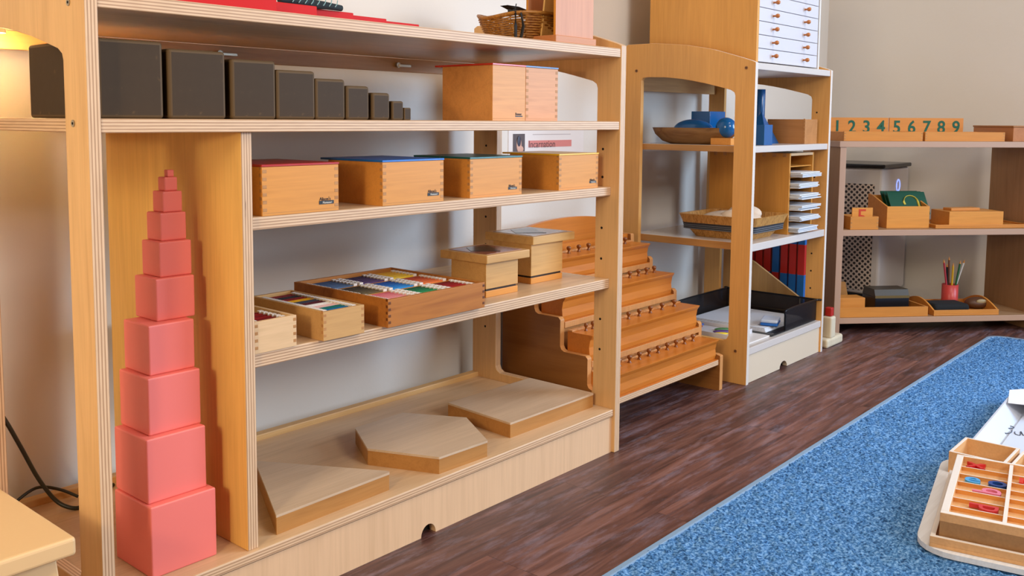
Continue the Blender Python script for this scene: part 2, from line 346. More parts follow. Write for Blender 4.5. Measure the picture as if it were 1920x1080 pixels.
# ------------------------------------------------------------ pink tower
PINK = plain('pink painted wood', '#ee7a70', .38, bump=.03)
cubes = {10: (.069, .036), 9: (.0725, .0485), 8: (.0835, .061), 7: (.0925, .072), 6: (.115, .0895), 5: (.1265, .098), 4: (.135, .108), 3: (.1425, .113), 2: (.1485, .118), 1: (.156, .123)}
z = Z4
ordn = {10: 'largest pink cube at the base of the pink tower', 9: 'pink cube directly on the largest one, second from the bottom', 8: 'third pink cube from the bottom of the pink tower', 7: 'fourth pink cube from the bottom of the tower', 6: 'fifth pink cube from the tower bottom, below the middle', 5: 'sixth pink cube from the bottom, just above the tower middle', 4: 'seventh pink cube from the bottom of the tower', 3: 'small pink cube, third from the tower top', 2: 'very small pink cube just under the topmost one', 1: 'tiniest pink cube on the very top of the tower'}
UV = {5: (249, 365), 4: (0, 0)}
for k in range(10, 0, -1):
    s = k/100; x, y = cubes[k]
    tag(obj('pink_cube', MB().box(0, s, 0, s, 0, s), PINK, None, min(.0022, s*.12), 3, (x, y, z)), ordn[k], 'cube', 'cubes of the pink tower'); z += s
# ------------------------------------------------------------ brown prisms on the eye-level shelf
def brownmat():
    m, nt, b = nm('worn dark brown paint'); tc = nt.nodes.new('ShaderNodeTexCoord')
    geo = nt.nodes.new('ShaderNodeNewGeometry'); n = nt.nodes.new('ShaderNodeTexNoise'); n.inputs['Scale'].default_value = 70; n.inputs['Detail'].default_value = 4
    nt.links.new(tc.outputs['Object'], n.inputs['Vector'])
    r = ramp(nt, [(.0, lin('#3f2e1c')), (.66, lin('#43321f')), (.74, lin('#5c4429'))]); nt.links.new(n.outputs['Fac'], r.inputs[0]); nt.links.new(r.outputs[0], b.inputs['Base Color'])
    b.inputs['Roughness'].default_value = .6; b.inputs['Specular IOR Level'].default_value = .2; return m
BR = brownmat(); WORN = plain('worn brown edge', '#5d4830', .6, 0, .2)
px = [(.009, .10), (.105, .092), (.200, .074), (.275, .070), (.345, .058), (.405, .047), (.458, .038), (.501, .025), (.5275, .0155)]
hh = [.0995, .092, .0835, .072, .062, .053, .0435, .031, .0205]
wd = ['widest brown prism, at the left end of the row', 'second brown prism from the left, dark gap beside it', 'third brown prism from the left end', 'fourth brown prism from the left end', 'middle brown prism of the row, fifth from the left', 'fourth brown prism from the right end', 'third brown prism from the right end', 'second smallest brown prism near the right end', 'smallest brown prism at the right end of the row']
for i, ((x, wdt), h) in enumerate(zip(px, hh)):
    if i == 0: wdt = .0885
    if i == 1: wdt = .086
    mb = MB().box(0, wdt, 0, .2, 0, h)
    tag(obj('brown_prism', mb, [BR, WORN], None, min(.0045, h*.1), 3, (x, .024, Z1)), wd[i]+' on the upper shelf', 'block', 'brown stair prisms').modifiers['bevel'].material = 1
# ------------------------------------------------------------ lidded beech boxes with finger joints
def fingers(mb, W, D, H, n, s=.008, m=1, z0=.004):
    if not n: return
    h = (H-z0)/(2*n)
    for i in range(n):
        z = z0+h*(2*i+.4)
        for x in (0, W-s): mb.box(x+(.0006 if x == 0 else 0), x+s-(0 if x == 0 else .0006), -.0003, .001, z, z+h*.9, m)
        mb.box(-.0003, .001, .0006, s*.8, z+h, z+h*1.9, m)
def lidbox(label, x, y, z, W, D, H, lidcol, matn, group, logo=None, n=6, bodymat=None):
    t = thing('lidded_box', label, 'box', (x, y, z), 0, group)
    mb = MB(); lt = .0035; mb.box(0, W, 0, D, 0, H-lt); fingers(mb, W, D, H-lt, n)
    mb.box(0, W, -.0002, .001, .0035, .0042, 1)
    obj('body', mb, [bodymat or BEECH(), DARKB()], t, .0006)
    obj('lid', MB().box(-.001, W+.001, -.001, D+.02, H-lt+.0002, H), plain(matn, lidcol, .3), t, .0006)
    if logo:
        lx, lz, sw = logo
        g = obj('logo', MB().box(lx, lx+sw, -.0005, .0005, lz, lz+sw*.19), INK(), t)
        obj('logo_word', text("Alison's", sw*.27, front(lx+sw*.02, -.0004, lz+sw*.2), .0002, 'LEFT', .92), INK(), g)
        obj('logo_subword', text("Montessori", sw*.17, front(lx+sw*.24, -.0006, lz+sw*.035), .0002, 'LEFT', .82), plain('white ink', '#e6ded0', .5), g)
    return t
G = 'beech boxes with coloured lids on the second shelf'
lidbox('beech box with a red lid on the second shelf', .245, .021, Z2, .140, .14, .0745, '#b0231b', 'red lid paint', G, (.102, .011, .028))
lidbox('beech box with a bright blue lid on the second shelf', .476, .021, Z2, .141, .138, .0745, '#1565b8', 'blue lid paint', G, (.102, .011, .027))
lidbox('beech box with a dark teal lid on the second shelf', .694, .030, Z2, .146, .125, .0735, '#0f5e5c', 'teal lid paint', G, (.106, .01, .025))
lidbox('beech box with a yellow lid on the second shelf', .958, .031, Z2, .136, .13, .0735, '#f0b81e', 'yellow lid paint', G, (.105, .01, .024))
G = 'pair of large boxes pushed together on the upper shelf'
bb = wood('pale beech', '#dc9a58', 'X', .45, .12, 1.2)
t = lidbox('large beech box with a red lid, touching its blue-lidded twin', .754, .03, Z1, .0945, .128, .105, '#d2331f', 'bright red lid paint', G, None, 0, bb)
mb = MB().box(.065, .086, -.0005, .0005, .0075, .0095); lg = obj('logo', mb, INK(), t)
obj('logo_word', text('Bonner', .0068, front(.065, -.0004, .0105), .0002, 'LEFT', .92), INK(), lg)
t = lidbox('large beech box with a dark blue lid, right of its red-lidded twin', .8495, .03, Z1, .1, .128, .105, '#1b4f86', 'dark blue lid paint', G, None, 8, wood('rosy beech', '#d99865', 'X', .45, .12, 1.2))
# ------------------------------------------------------------ open boxes with colour tablets
def openbox(name, label, x, y, z, W, D, H, mat, n, th=.006, group=None, cat='box', rz=0):
    t = thing(name, label, cat, (x, y, z), rz, group)
    mb = MB(); mb.box(0, W, 0, th, 0, H); mb.box(0, W, D-th, D, 0, H); mb.box(0, th, th, D-th, 0, H); mb.box(W-th, W, th, D-th, 0, H)
    fingers(mb, W, D, H, n, th*1.0)
    obj('walls', mb, [mat, DARKB()], t, .0005)
    obj('floor_board', MB().box(th, W-th, th, D-th, .001, .004), [mat], t)
    return t
def tmpl_tablet(L, H, col):
    r = bpy.data.objects.new('color_tablet', None); COL.objects.link(r); r.empty_display_size = .01
    obj('color_plate', MB().box(.004, L-.004, -.0017, .0017, 0, H), col, r)
    W_ = plain('white tablet end', '#efe3da', .45)
    for x in (0, L-.008): obj('end_bar', MB().box(x, x+.008, -.0031, .0031, -.0005, H+.0022), W_, r)
    return r
def copy_tree(o, parent=None):
    c = o.copy(); COL.objects.link(c); c.parent = parent
    for ch in [q for q in bpy.data.objects if q.parent == o]: copy_tree(ch, c)
    return c
ORD = ['first', 'second', 'third', 'fourth', 'fifth', 'sixth', 'seventh', 'eighth', 'ninth', 'tenth', 'eleventh', 'twelfth', 'thirteenth', 'fourteenth', 'fifteenth', 'sixteenth', 'seventeenth', 'eighteenth', 'nineteenth', 'twentieth']
TM = {}
def tablet(x, y, z, L, H, hexc, label, group, tilt=0):
    key = (L, H, hexc)
    if key not in TM: o = TM[key] = tmpl_tablet(L, H, plain('tablet '+hexc, hexc, .35))
    else:
        src = TM[key]; o = src.copy(); COL.objects.link(o)
        for ch in src.children: c = ch.copy(); c.parent = o; COL.objects.link(c)
    o.location = (x, y, z); o.rotation_euler = (tilt, 0, 0); return tag(o, label, 'color tablet', group)
BX3 = wood('cherry brown box', '#b5702f', 'X', .42, .22, 1.6)
b1 = openbox('tablet_box', 'smallest open box of color tablets, beside the divider', .226, .018, Z3, .074, .12, .047, wood('pale box wood', '#e0b98c', 'X', .45, .08, 1.4), 4, .006)
for i in range(6):
    y = .038+.011*i
    tablet(.233, y, Z3+.0055, .058, .0375, ['#8f1414', '#7a1012', '#8f1414', '#7a1012', '#8f1414', '#7a1012'][i], '%s color tablet, %s from the front in the smallest open box' % (['dark red', 'maroon', 'dark red', 'maroon', 'dark red', 'maroon'][i], ORD[i]), 'tablets in the smallest box', .05)
b2 = openbox('tablet_box', 'narrow open beech box of color tablets, between the smallest and the large tray', .344, .010, Z3, .082, .19, .0455, wood('tan box beech', '#cc9c62', 'X', .42, .08, 1.4), 4, .006)
c2 = ['#13679b', '#13679b', '#0e6a62', '#0e6a62', '#e8b7ae', '#e8b7ae', '#f0e6dd', '#f0e6dd', '#5b1a22', '#5b1a22', '#3c3f4c', '#3c3f4c', '#e9a713', '#e9a713', '#8f1414', '#8f1414', '#23252d', '#23252d', '#7d1a1a', '#7d1a1a']
n2 = ['blue', 'blue', 'green', 'green', 'pale pink', 'pale pink', 'white', 'white', 'maroon', 'maroon', 'grey', 'grey', 'yellow', 'yellow', 'dark red', 'dark red', 'black', 'black', 'brick red', 'brick red']
for i in range(20):
    tablet(.3515, .026+i*.0081, Z3+.0055, .067, .0375, c2[i], '%s color tablet, %s from the front in the narrow box' % (n2[i], ORD[i]), 'tablets in the narrow box', .05)
t = thing('color_tablet_tray', 'large square brown wooden tray with nine compartments of color tablets', 'tray', (.474, .007, Z3))
mb = MB(); W, D, H, th = .236, .25, .0465, .0065
mb.box(0, W, 0, th, 0, H); mb.box(0, W, D-th, D, 0, H); mb.box(0, th, th, D-th, 0, H); mb.box(W-th, W, th, D-th, 0, H); fingers(mb, W, D, H, 4, .0065)
obj('walls', mb, [BX3, wood('dark joint', '#6d3c17', 'X')], t, .0005)
obj('floor_board', MB().box(th, W-th, th, D-th, .001, .004), BX3, t)
cw, cd = (W-2*th)/3, (D-2*th)/3
for k in (1, 2):
    obj('divider', MB().box(th, W-th, th+k*cd-.0018, th+k*cd+.0018, .004, .040), BEECH(), t)
    obj('divider', MB().box(th+k*cw-.0018, th+k*cw+.0018, th, D-th, .004, .038), BEECH(), t)
colr = {(0, 2): ('slate blue', '#5a708f', '#2c3d5c'), (0, 1): ('brown', '#6d5a3a', '#31241a'), (0, 0): ('pink', '#f1a3a0', '#c65b63'),
        (1, 2): ('purple', '#5a3a66', '#2c1734'), (1, 1): ('blue', '#2b8fd6', '#063a85'), (1, 0): ('green', '#3fae6b', '#0b4a2b'),
        (2, 2): ('yellow', '#f6ce3a', '#d18f08'), (2, 1): ('orange', '#ee7a3a', '#a83210'), (2, 0): ('red', '#c8262a', '#6d1010')}
pos = {0: 'left', 1: 'middle', 2: 'right'}; row = {0: 'front', 1: 'centre', 2: 'back'}
for (cx, cy), (nmn, ca, cb) in colr.items():
    A, B_ = [int(ca[i:i+2], 16) for i in (1, 3, 5)], [int(cb[i:i+2], 16) for i in (1, 3, 5)]
    for i in range(7):
        f = i/6; hx = '#%02x%02x%02x' % tuple(int(a+(b-a)*f) for a, b in zip(A, B_))
        L = cw-.006
        tablet(.474+th+cx*cw+.003, .007+th+cy*cd+.008+i*.0098, Z3+.0055, L, .0365, hx, '%s tablet, %s from the front in the %s %s compartment of the large tray' % (nmn, ORD[i], row[cy], pos[cx]), 'tablets in the large tray', .05)
# ------------------------------------------------------------ two lidded towers
def tower(label, x0, x1, y0, y1, z1, lx0, lx1, ly0, ly1, lz0, lz1, col, pan):
    t = thing('lidded_box', label, 'box', (x0, y0, Z3)); W, D = x1-x0, y1-y0
    obj('base', MB().box(0, W, 0, D, 0, .0125), BEECH(), t, .001)
    obj('gap_tray', MB().box(.003, W-.003, .003, D-.003, .0125, .0165), plain('dark slot', '#2c1d10', .7), t)
    obj('body', MB().box(0, W, 0, D, .0165, lz0-Z3), wood('tower '+col, col, 'X', .42, .1, 1.3), t, .0008)
    mb = MB().box(lx0-x0, lx1-x0, ly0-y0, ly1-y0, lz0-Z3, lz1-Z3)
    l_ = obj('lid', mb, wood('lid '+col, col, 'X', .38, .14, 1.3), t, .0015)
    a, b_, c, d = lx0-x0+.012, lx1-x0-.012, ly0-y0+.012, ly1-y0-.012; zt = lz1-Z3
    obj('inset_panel', MB().box(a, b_, c, d, zt, zt+.0006), plain('inset '+pan, pan, .2), l_)
    mb = MB(); mx_, my_ = (a+b_)/2, (c+d)/2
    mb.prism([(a+.01, my_), (mx_-.01, d-.008), (b_-.008, d-.02), (mx_+.018, my_-.008), (mx_, c+.01)], 'z', zt+.0006, zt+.0012)
    obj('inset_shape', mb, plain('dark inset', '#1d2026', .2), l_)
tower('smaller lidded wooden box with dark glossy top, next to the large tray', .778, .873, .065, .157, 0, .766, .894, .052, .176, .4495, .4655, '#cf9f62', '#8a4a3a')
tower('taller lidded wooden box with pale top, nearest the right end panel', .955, 1.062, .098, .203, 0, .945, 1.088, .085, .218, .4655, .4825, '#d8a766', '#a79a97')
# ------------------------------------------------------------ flat geometric boxes on the bottom board
def flat(label, poly, h=.031, group='flat geometric boxes on the bottom board', name='geometric_box'):
    t = thing(name, label, 'box', (poly[0][0], poly[0][1], Z4), 0, group); P = [(a-poly[0][0], b-poly[0][1]) for a, b in poly]
    c = Vector((sum(p[0] for p in P)/len(P), sum(p[1] for p in P)/len(P)))
    obj('frame', MB().prism([tuple(c+(Vector(p)-c)*.995) for p in P], 'z', 0, h-.004), wood('frame beech', '#b57f45', 'X', .45, .12, 1.5), t, .0006)
    obj('top_board', MB().prism(P, 'z', h-.004, h), [wood('pale ply lid', '#cdb194', 'X', .3, .1)], t, .001)
flat('flat triangular wooden box at the left of the bottom board', [(.264, .026), (.497, .030), (.500, .035), (.378, .238), (.372, .236)])
flat('flat hexagonal wooden box in the middle of the bottom board', [(.548, .145), (.604, .018), (.727, .013), (.80, .135), (.735, .252), (.608, .25)])
flat('flat rectangular wooden box at the right end of the bottom board', [(.833, .048), (1.112, .046), (1.113, .226), (.846, .232)])
# ------------------------------------------------------------ things on top of unit one
RED = plain('red lacquer', '#c4120a', .55, 0, .2)
for i, (xe, y) in enumerate([(.694, .160), (.589, .134), (.492, .1085), (.396, .083), (.301, .057)]):
    tag(obj('red_rod', MB().box(0, xe-.004, 0, .025, 0, .025), RED, None, .0012, 2, (.004, y, ZT)), ['longest red rod, reaching farthest right on the top board', 'second longest red rod on the top board', 'middle red rod in length on the top board', 'second shortest red rod, dark striped case near its end', 'shortest red rod, nearest the front of the top board'][i], 'rod', 'red rods on the top board')
mb = MB(); st = plain('dark teal cloth', '#16262c', .8); st2 = plain('pale stripe cloth', '#7fa5a8', .8)
mb.tube([(0, 0, .007), (.03, 0, .008), (.06, .001, .006), (.095, .002, .006), (.125, .004, .005)], [.006, .009, .008, .006, .005], 10)
t = tag(obj('rolled_cloth', mb, st, None, 0, 2, (.338, .1015, ZT+.0247)), 'dark teal rolled cloth with pale stripes lying on the red rods', 'cloth')
mb = MB()
for k in range(8):
    x = .022+.012*k; mb.tube([(x-.004, -.0088, .004), (x, -.009, .009), (x+.005, -.004, .0155)], .0008, 5)
obj('stripes', mb, st2, t)
# basket with ribbon
def wicker(name, c1, c2, s=1):
    m, nt, b = nm(name); tc = nt.nodes.new('ShaderNodeTexCoord')
    wv = nt.nodes.new('ShaderNodeTexWave'); wv.wave_type = 'BANDS'; wv.bands_direction = 'Z'; wv.inputs['Scale'].default_value = 45*s; wv.inputs['Distortion'].default_value = 4; wv.inputs['Detail Scale'].default_value = 2
    nt.links.new(tc.outputs['Object'], wv.inputs['Vector']); r = ramp(nt, [(.1, lin(c1)), (.75, lin(c2))]); nt.links.new(wv.outputs['Fac'], r.inputs[0]); nt.links.new(r.outputs[0], b.inputs['Base Color'])
    b.inputs['Roughness'].default_value = .5; MATS[name] = m; return m
t = thing('wicker_basket', 'brown oval wicker basket tied with a black ribbon on the top board', 'basket', (.952, .115, ZT))
def basket_weave(a, b, h, rows, n=60, flare=.25, amp=.0022, r=.0019, ends=1.0):
    mb = MB()
    for k in range(rows):
        f = k/(rows-1); s = 1-flare*(1-f)**1.5; pts = []
        for i in range(n):
            th = 2*math.pi*i/n; off = amp*(1 if (i+k) % 2 else -1)
            x = (a*s+off)*math.cos(th); y = (b*s+off)*math.sin(th)
            pts.append((x, y, .003+f*h*(1-.22*abs(math.cos(th))**6)))
        mb.tube(pts, r, 5, 0, True)
    for i in range(0, n, 3):
        th = 2*math.pi*i/n
        mb.tube([((a*(1-flare*(1-f)**1.5))*math.cos(th), (b*(1-flare*(1-f)**1.5))*math.sin(th), .002+f*h*(1-.22*abs(math.cos(th))**6)) for f in (0, .33, .66, 1)], .0013, 5)
    return mb
WK = wood('wicker cane', '#a06a2a', 'X', .35, .5, 8)
obj('body', basket_weave(.115, .075, .056, 13, 56), WK, t)
obj('rim', MB().tube([(.117*math.cos(a), .077*math.sin(a), .058*(1-.2*abs(math.cos(a))**6)) for a in [2*math.pi*i/40 for i in range(40)]], .0035, 6, 0, True), WK, t)
mb = MB(); mb.lathe([(.082, .001), (.085, .003)], 32, Matrix.Scale(.65, 4, (0, 1, 0))); obj('bottom', mb, WK, t)
rb = plain('black ribbon', '#171516', .7)
obj('ribbon', MB().tube([(-.092, -.050, .0), (-.096, -.053, .03), (-.092, -.049, .056), (-.09, -.03, .06)], .003, 6).tube([(-.083, -.054, .0), (-.080, -.059, .03), (-.083, -.055, .056), (-.089, -.04, .06)], .003, 6).tube([(-.088, -.044, .058), (-.084, -.044, .073)], .001, 5), rb, t)
tag(obj('black_cloth_scrap', MB().prism([(-.045, 0), (.03, -.018), (.03, -.006), (-.01, .0)], 'y', -.01, .01), rb, None, .0008, 2, (.93, .118, ZT+.075)), 'black pointed scrap sticking up out of the wicker basket', 'scrap')
# wooden card holder
t = thing('card_holder', 'upright pinkish wooden card holder at the right end of the top board', 'box', (.914, .006, ZT))
PW = wood('pinkish plywood', '#cf8f68', 'Z', .45, .06); EDG = wood('golden edge', '#d9902f', 'Z', .4, .1)
obj('base', MB().box(-.004, .13, 0, .082, 0, .0135), wood('rosy base', '#c9824f', 'X', .45, .1), t, .001)
obj('front_board', MB().box(0, .125, .004, .0095, .0135, .20, m=1, my=0), [PW, EDG], t, .0006)
obj('back_board', MB().box(0, .125, .073, .078, .0135, .20, m=1, my=0), [PW, EDG], t, .0006)
obj('end_board', MB().box(.12, .125, .0095, .073, .0135, .20), [PW], t)
tag(obj('wooden_card', MB().box(0, .1, -.002, .002, 0, .17), wood('pale card wood', '#e3b368', 'Z', .45, .06), None, .001, 2, (.918, .05, ZT+.0137)), 'pale wooden card standing inside the upright card holder', 'card').rotation_euler = (.12, 0, 0)
# ------------------------------------------------------------ notice on the wall behind
t = thing('wall_notice', 'white paper notice with a small picture and a red printed word on the wall', 'notice', (1.315, YW, .60))
obj('paper', MB().box(0, .33, -.0012, -.0001, 0, .1), plain('white paper', '#e2d8d2', .6), t)
p = obj('picture', MB().box(.018, .066, -.002, -.0012, .032, .085), plain('picture dark brown', '#4a332d', .5), t)
obj('picture_figure', MB().sphere((.042, -.0022, .056), .0105, .0008, .02).sphere((.047, -.0024, .045), .013, .0008, .009), plain('picture pale figure', '#cf9c84', .5), p)
obj('picture_hood', MB().sphere((.041, -.0032, .066), .0075, .0006, .014), plain('picture dark hood', '#2a2134', .5), p)
obj('red_strip', MB().box(.082, .272, -.002, -.0012, .049, .067), plain('red strip', '#d17a6f', .5), t)
obj('printed_word', text('Incarnation', .026, front(.082, -.0022, .0485), .0002, 'LEFT', .98), plain('brown print', '#5c3531', .5), t)
obj('printed_line', MB().box(.1, .268, -.0016, -.0012, .082, .084), plain('grey print', '#b9aaa5', .5), t)
# ------------------------------------------------------------ cylinder block stand
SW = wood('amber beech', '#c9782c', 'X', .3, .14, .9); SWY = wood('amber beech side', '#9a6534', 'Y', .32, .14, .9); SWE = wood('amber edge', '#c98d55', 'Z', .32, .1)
t = thing('stair_display_stand', 'brown stepped wooden stand holding four knobbed cylinder blocks between the two shelf units', 'stand', (1.2, .06, 0))
prof = [(0, .105), (0, .0)]
def R_(y, z): return (y, z)
def sideprof():
    p = [(.325, 0), (.325, .40), (.29, .40), (.287, .352)]
    p += [(.285, .345), (.278, .340), (.231, .340), (.225, .334), (.225, .270), (.221, .262), (.213, .258), (.152, .258), (.146, .252), (.146, .190), (.142, .182), (.134, .178), (.072, .178), (.066, .172), (.066, .112), (.062, .104), (.05, .10), (.012, .098), (.0, .095), (0, 0)]
    return p
mbp = MB().prism([(.31, .0), (.33, .4)]+[], 'x', 0, .01) if 0 else None
for x0 in (0, .516):
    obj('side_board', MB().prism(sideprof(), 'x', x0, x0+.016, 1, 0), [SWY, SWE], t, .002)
treads = [(.004, .066, .085), (.064, .146, .165), (.144, .225, .245), (.223, .30, .325)]
for i, (a, b_, zt) in enumerate(treads):
    obj('tread', MB().box(.016, .516, a-.0, b_+.02, zt-.015, zt, m=1, mz=0), [SW, PLZ if i == 0 else SWE], t, .001)
arch = [(0, .30), (0, .395)]+[(.266-.266*math.cos(math.pi*k/16), .395+.068*math.sin(math.pi*k/16)**.8) for k in range(1, 16)]+[(.532, .395), (.532, .30)]
obj('back_board', MB().prism(arch, 'y', .325, .337), [SW], t, .002)
obj('riser', MB().box(.016, .516, .30, .312, .30, .40), SW, t)
for i in range(3):
    obj('riser', MB().box(.016, .516, treads[i+1][0]+.010, treads[i+1][0]+.018, treads[i][2]-.002, treads[i+1][2]-.0145), SWE, t)
KN = plain('polished brass-brown knob', '#84491c', .25, 0)
names = ['lowest', 'second', 'third', 'topmost']
for k, (a, b_, zt) in enumerate(treads):
    h = [.054, .059, .059, .054][k]
    bt = thing('cylinder_block', '%s of four long amber beech cylinder blocks on the stepped stand' % ['lowest', 'second lowest', 'second highest', 'highest'][k], 'block', (1.2165, .06+a+.006, zt), 0, 'knobbed cylinder blocks')
    d = .066; lip = .006
    poly = [(.004, 0), (d, 0), (d, h), (-lip, h), (-lip+.0015, h-.004), (.001, h-.012), (.004, h*.5), (.002, h*.2)]
    obj('body', MB().prism([(y, z) for y, z in poly], 'x', 0, .498), [SW], bt, .001)
    obj('top_strip', MB().box(0, .498, d-.013, d-.001, h, h+.004), SWE, bt, .0008)
    xs = [.045+.0435*i for i in range(10)] if k != 1 else [.034+.026*i+.0021*i*i for i in range(10)]
    if k == 2: xs = [.05+.054*i-.0009*i*i for i in range(10)]; xs = [min(x, .478) for x in xs]
    for i, x in enumerate(xs):
        rr = .0056 if k != 1 else .0045+.00018*i
        m_ = MB().lathe([(rr*1.0, 0), (rr*.8, .002), (rr*.5, .0045), (rr*.5, .008), (rr*.9, .0105), (rr*1.12, .0138), (rr*.95, .0175), (rr*.3, .0195)], 14)
        tag(obj('knobbed_cylinder', m_, KN, None, 0, 2, (1.2165+x, .06+a+.006+.038, zt+h)), 'brown knobbed cylinder, %s from the left in the %s block of the stepped stand' % (ORD[i], ['lowest', 'second lowest', 'second highest', 'highest'][k]), 'knob', 'knobbed cylinders of the stepped stand')
# ------------------------------------------------------------ drawer cabinet on unit two
t = thing('drawer_cabinet', 'tall cabinet of shallow white drawers standing on the arched shelf unit', 'cabinet', (1.842, .045, .878))
CW, CD = .42, .335
obj('side_board', MB().box(0, .012, 0, CD, 0, .42), wood('orange maple side', '#dd9f52', 'Z', .33, .07), t, .0012)
obj('side_board', MB().box(CW-.008, CW, 0, CD, 0, .42), [plain('white lacquer edge', '#ddd8d4', .3)], t, .0012)
obj('back_board', MB().box(.012, CW-.008, CD-.01, CD, 0, .42), UPX, t)
WL = plain('white lacquer', '#cfccd2', .3)
obj('top_board', MB().box(-.003, CW+.003, -.003, CD, .42, .432), WL_ := plain('white lacquer', '#cfccd2', .3), t, .001)
for k in range(11):
    z0 = .005+.0365*k
    dr = obj('drawer', MB().box(.014, CW-.016, .001, CD-.02, z0, z0+.0350), WL, t, .0008)
    for x in (.098, .305):
        kn = MB().lathe([(.003, 0), (.0025, .006), (.0055, .010), (.0062, .014), (.004, .018), (.001, .0185)], 12, Matrix.Translation((x, .001, z0+.018)) @ Matrix.Rotation(math.pi/2, 4, 'X'))
        obj('knob', kn, plain('orange wood knob', '#b86c2e', .3), dr)
# ------------------------------------------------------------ eye shelf of unit two
ZS = .6552
DW = wood('rough brown bowl wood', '#8a6238', 'Y', .5, .35, 2)
mb = MB(); n = 28; prof = [(.55, 0, .0), (.75, .008, 0), (.93, .028, 0), (1.0, .047, 0), (.93, .047, 0), (.8, .02, 0), (.55, .010, 0)]
vs = []
for s_, z, _ in prof:
    for i in range(n):
        a = 2*math.pi*i/n; vs.append((.058*s_*math.cos(a), .13*s_*math.sin(a)*(1+.06*abs(math.sin(a))**3), z))
mb.add(vs, [(k*n+i, k*n+(i+1) % n, (k+1)*n+(i+1) % n, (k+1)*n+i) for k in range(len(prof)-1) for i in range(n)], 0, True); mb.add(vs, [tuple(range(n)), tuple(range((len(prof)-1)*n, len(prof)*n))], 0)
tag(obj('wooden_bowl', mb, DW, None, 0, 2, (1.895, .255, ZS)), 'long boat-shaped brown wooden bowl at the left of the upper shelf', 'bowl')
BL = plain('royal blue lacquer', '#0a5896', .18, bump=.01)
tag(obj('blue_ellipsoid', MB().sphere((0, 0, .031), .034, .062, .03, 28, 16), BL, None, 0, 2, (1.895, .26, ZS+.0105)), 'blue rounded ellipsoid lying in the wooden bowl', 'solid', 'blue geometric solids')
tag(obj('blue_cube', MB().box(0, .095, 0, .062, 0, .095), BL, None, .001, 2, (1.975, .25, ZS)), 'large blue cube behind the blue sphere', 'solid', 'blue geometric solids')
t = thing('wooden_block_stand', 'small flat wooden block under the blue sphere', 'block', (1.853, .118, ZS)); obj('block', MB().box(0, .075, 0, .062, 0, .019), BEECH(), t, .001)
tag(obj('blue_sphere', MB().sphere((0, 0, 0), .029, n=32, k=20), BL, None, 0, 2, (1.885, .150, ZS+.019+.0288)), 'shiny blue sphere on a small wooden block', 'solid', 'blue geometric solids')
tag(obj('blue_square_prism', MB().box(0, .052, 0, .052, 0, .057), BL, None, .0008, 2, (1.934, .058, ZS)), 'short blue square block in front of the blue pyramid', 'solid', 'blue geometric solids')
tag(obj('blue_pyramid', MB().add([(-.04, -.03, 0), (.04, -.03, 0), (.04, .05, 0), (-.04, .05, 0), (0, .01, .098)], [(3, 2, 1, 0), (0, 1, 4), (1, 2, 4), (2, 3, 4), (3, 0, 4)]), BL, None, .0006, 2, (2.147, .160, ZS)), 'blue pointed pyramid beside the wooden box', 'solid', 'blue geometric solids')
tag(obj('blue_cylinder', MB().lathe([(.0135, 0), (.014, .001), (.014, .165), (.0135, .166)], 28), BL, None, 0, 2, (2.232, .215, ZS)), 'tall thin blue cylinder standing behind the blue pyramid', 'solid', 'blue geometric solids')
t = openbox('wooden_box', 'plain open wooden box at the right of the upper shelf by the blue solids', 2.2, .055, ZS, .09, .12, .0735, wood('tan box wood', '#b57b47', 'Y', .45, .1), 6, .007)
# ------------------------------------------------------------ middle shelf of unit two
ZM = .3892
t = thing('chip_basket', 'woven wood-strip basket with a dark band on the middle shelf', 'basket', (1.965, .16, ZM))
WB_ = wood('basket strip', '#b98748', 'Z', .5, .45, 6); DB = plain('black woven band', '#2b2a2f', .6)
def rectloop(w, d, z, r=.02, n=5):
    pts = []
    for cx, cy, a0 in ((w-r, d-r, 0), (-w+r, d-r, 90), (-w+r, -d+r, 180), (w-r, -d+r, 270)):
        for k in range(n+1):
            a = R(a0+90*k/n); pts.append((cx+r*math.cos(a), cy+r*math.sin(a), z))
    return pts
def loft(loops, m=0, close_bottom=True):
    mb = MB(); n = len(loops[0]); vs = [p for l in loops for p in l]
    mb.add(vs, [(k*n+i, k*n+(i+1) % n, (k+1)*n+(i+1) % n, (k+1)*n+i) for k in range(len(loops)-1) for i in range(n)], m)
    if close_bottom: mb.add(loops[0], [tuple(range(n))[::-1]], m)
    return mb
def shell(segs, th=.004):   # segs list of (w,d,z): outer then inner
    loops = [rectloop(*s) for s in segs]+[rectloop(w-th, d-th, z) for w, d, z in segs[::-1]]
    return loft(loops)
obj('body', shell([(.08, .085, 0), (.092, .1, .022), (.098, .108, .04)]), WB_, t)
obj('woven_band', shell([(.0975, .109, .022), (.104, .1155, .041)], .012), DB, t)
obj('rim_band', shell([(.104, .114, .041), (.113, .122, .066)], .006), WB_, t)
mb = MB()
for z in (.024, .029, .034): mb.tube(rectloop(.1005+.05*(z-.02), .1125+.05*(z-.02), z, .02, 5), .0018, 5, 0, True)
obj('woven_cord', mb, plain('grey cord', '#55585f', .6), t)
mb = MB(); random.seed(3)
for x, y, z, a, b_, c in ((0, 0, .052, .085, .085, .022), (.04, -.02, .066, .04, .05, .024), (-.045, -.03, .062, .03, .04, .02), (-.02, .03, .05, .06, .05, .02)):
    mb.sphere((x, y, z), a, b_, c, 24, 12)
tag(obj('folded_cloth', mb, plain('cream cloth', '#dcc7b2', .8, bump=.8), None, 0, 2, (1.955, .16, ZM)), 'crumpled cream and brown cloth heaped in the woven basket', 'cloth')
t = thing('paper_sorter', 'golden wooden paper sorter with stacked slots on the middle shelf', 'sorter', (2.1, .055, ZM))
SO = wood('golden sorter wood', '#cc8c3c', 'Z', .42, .08)
mb = MB().box(0, .008, 0, .26, 0, .24)
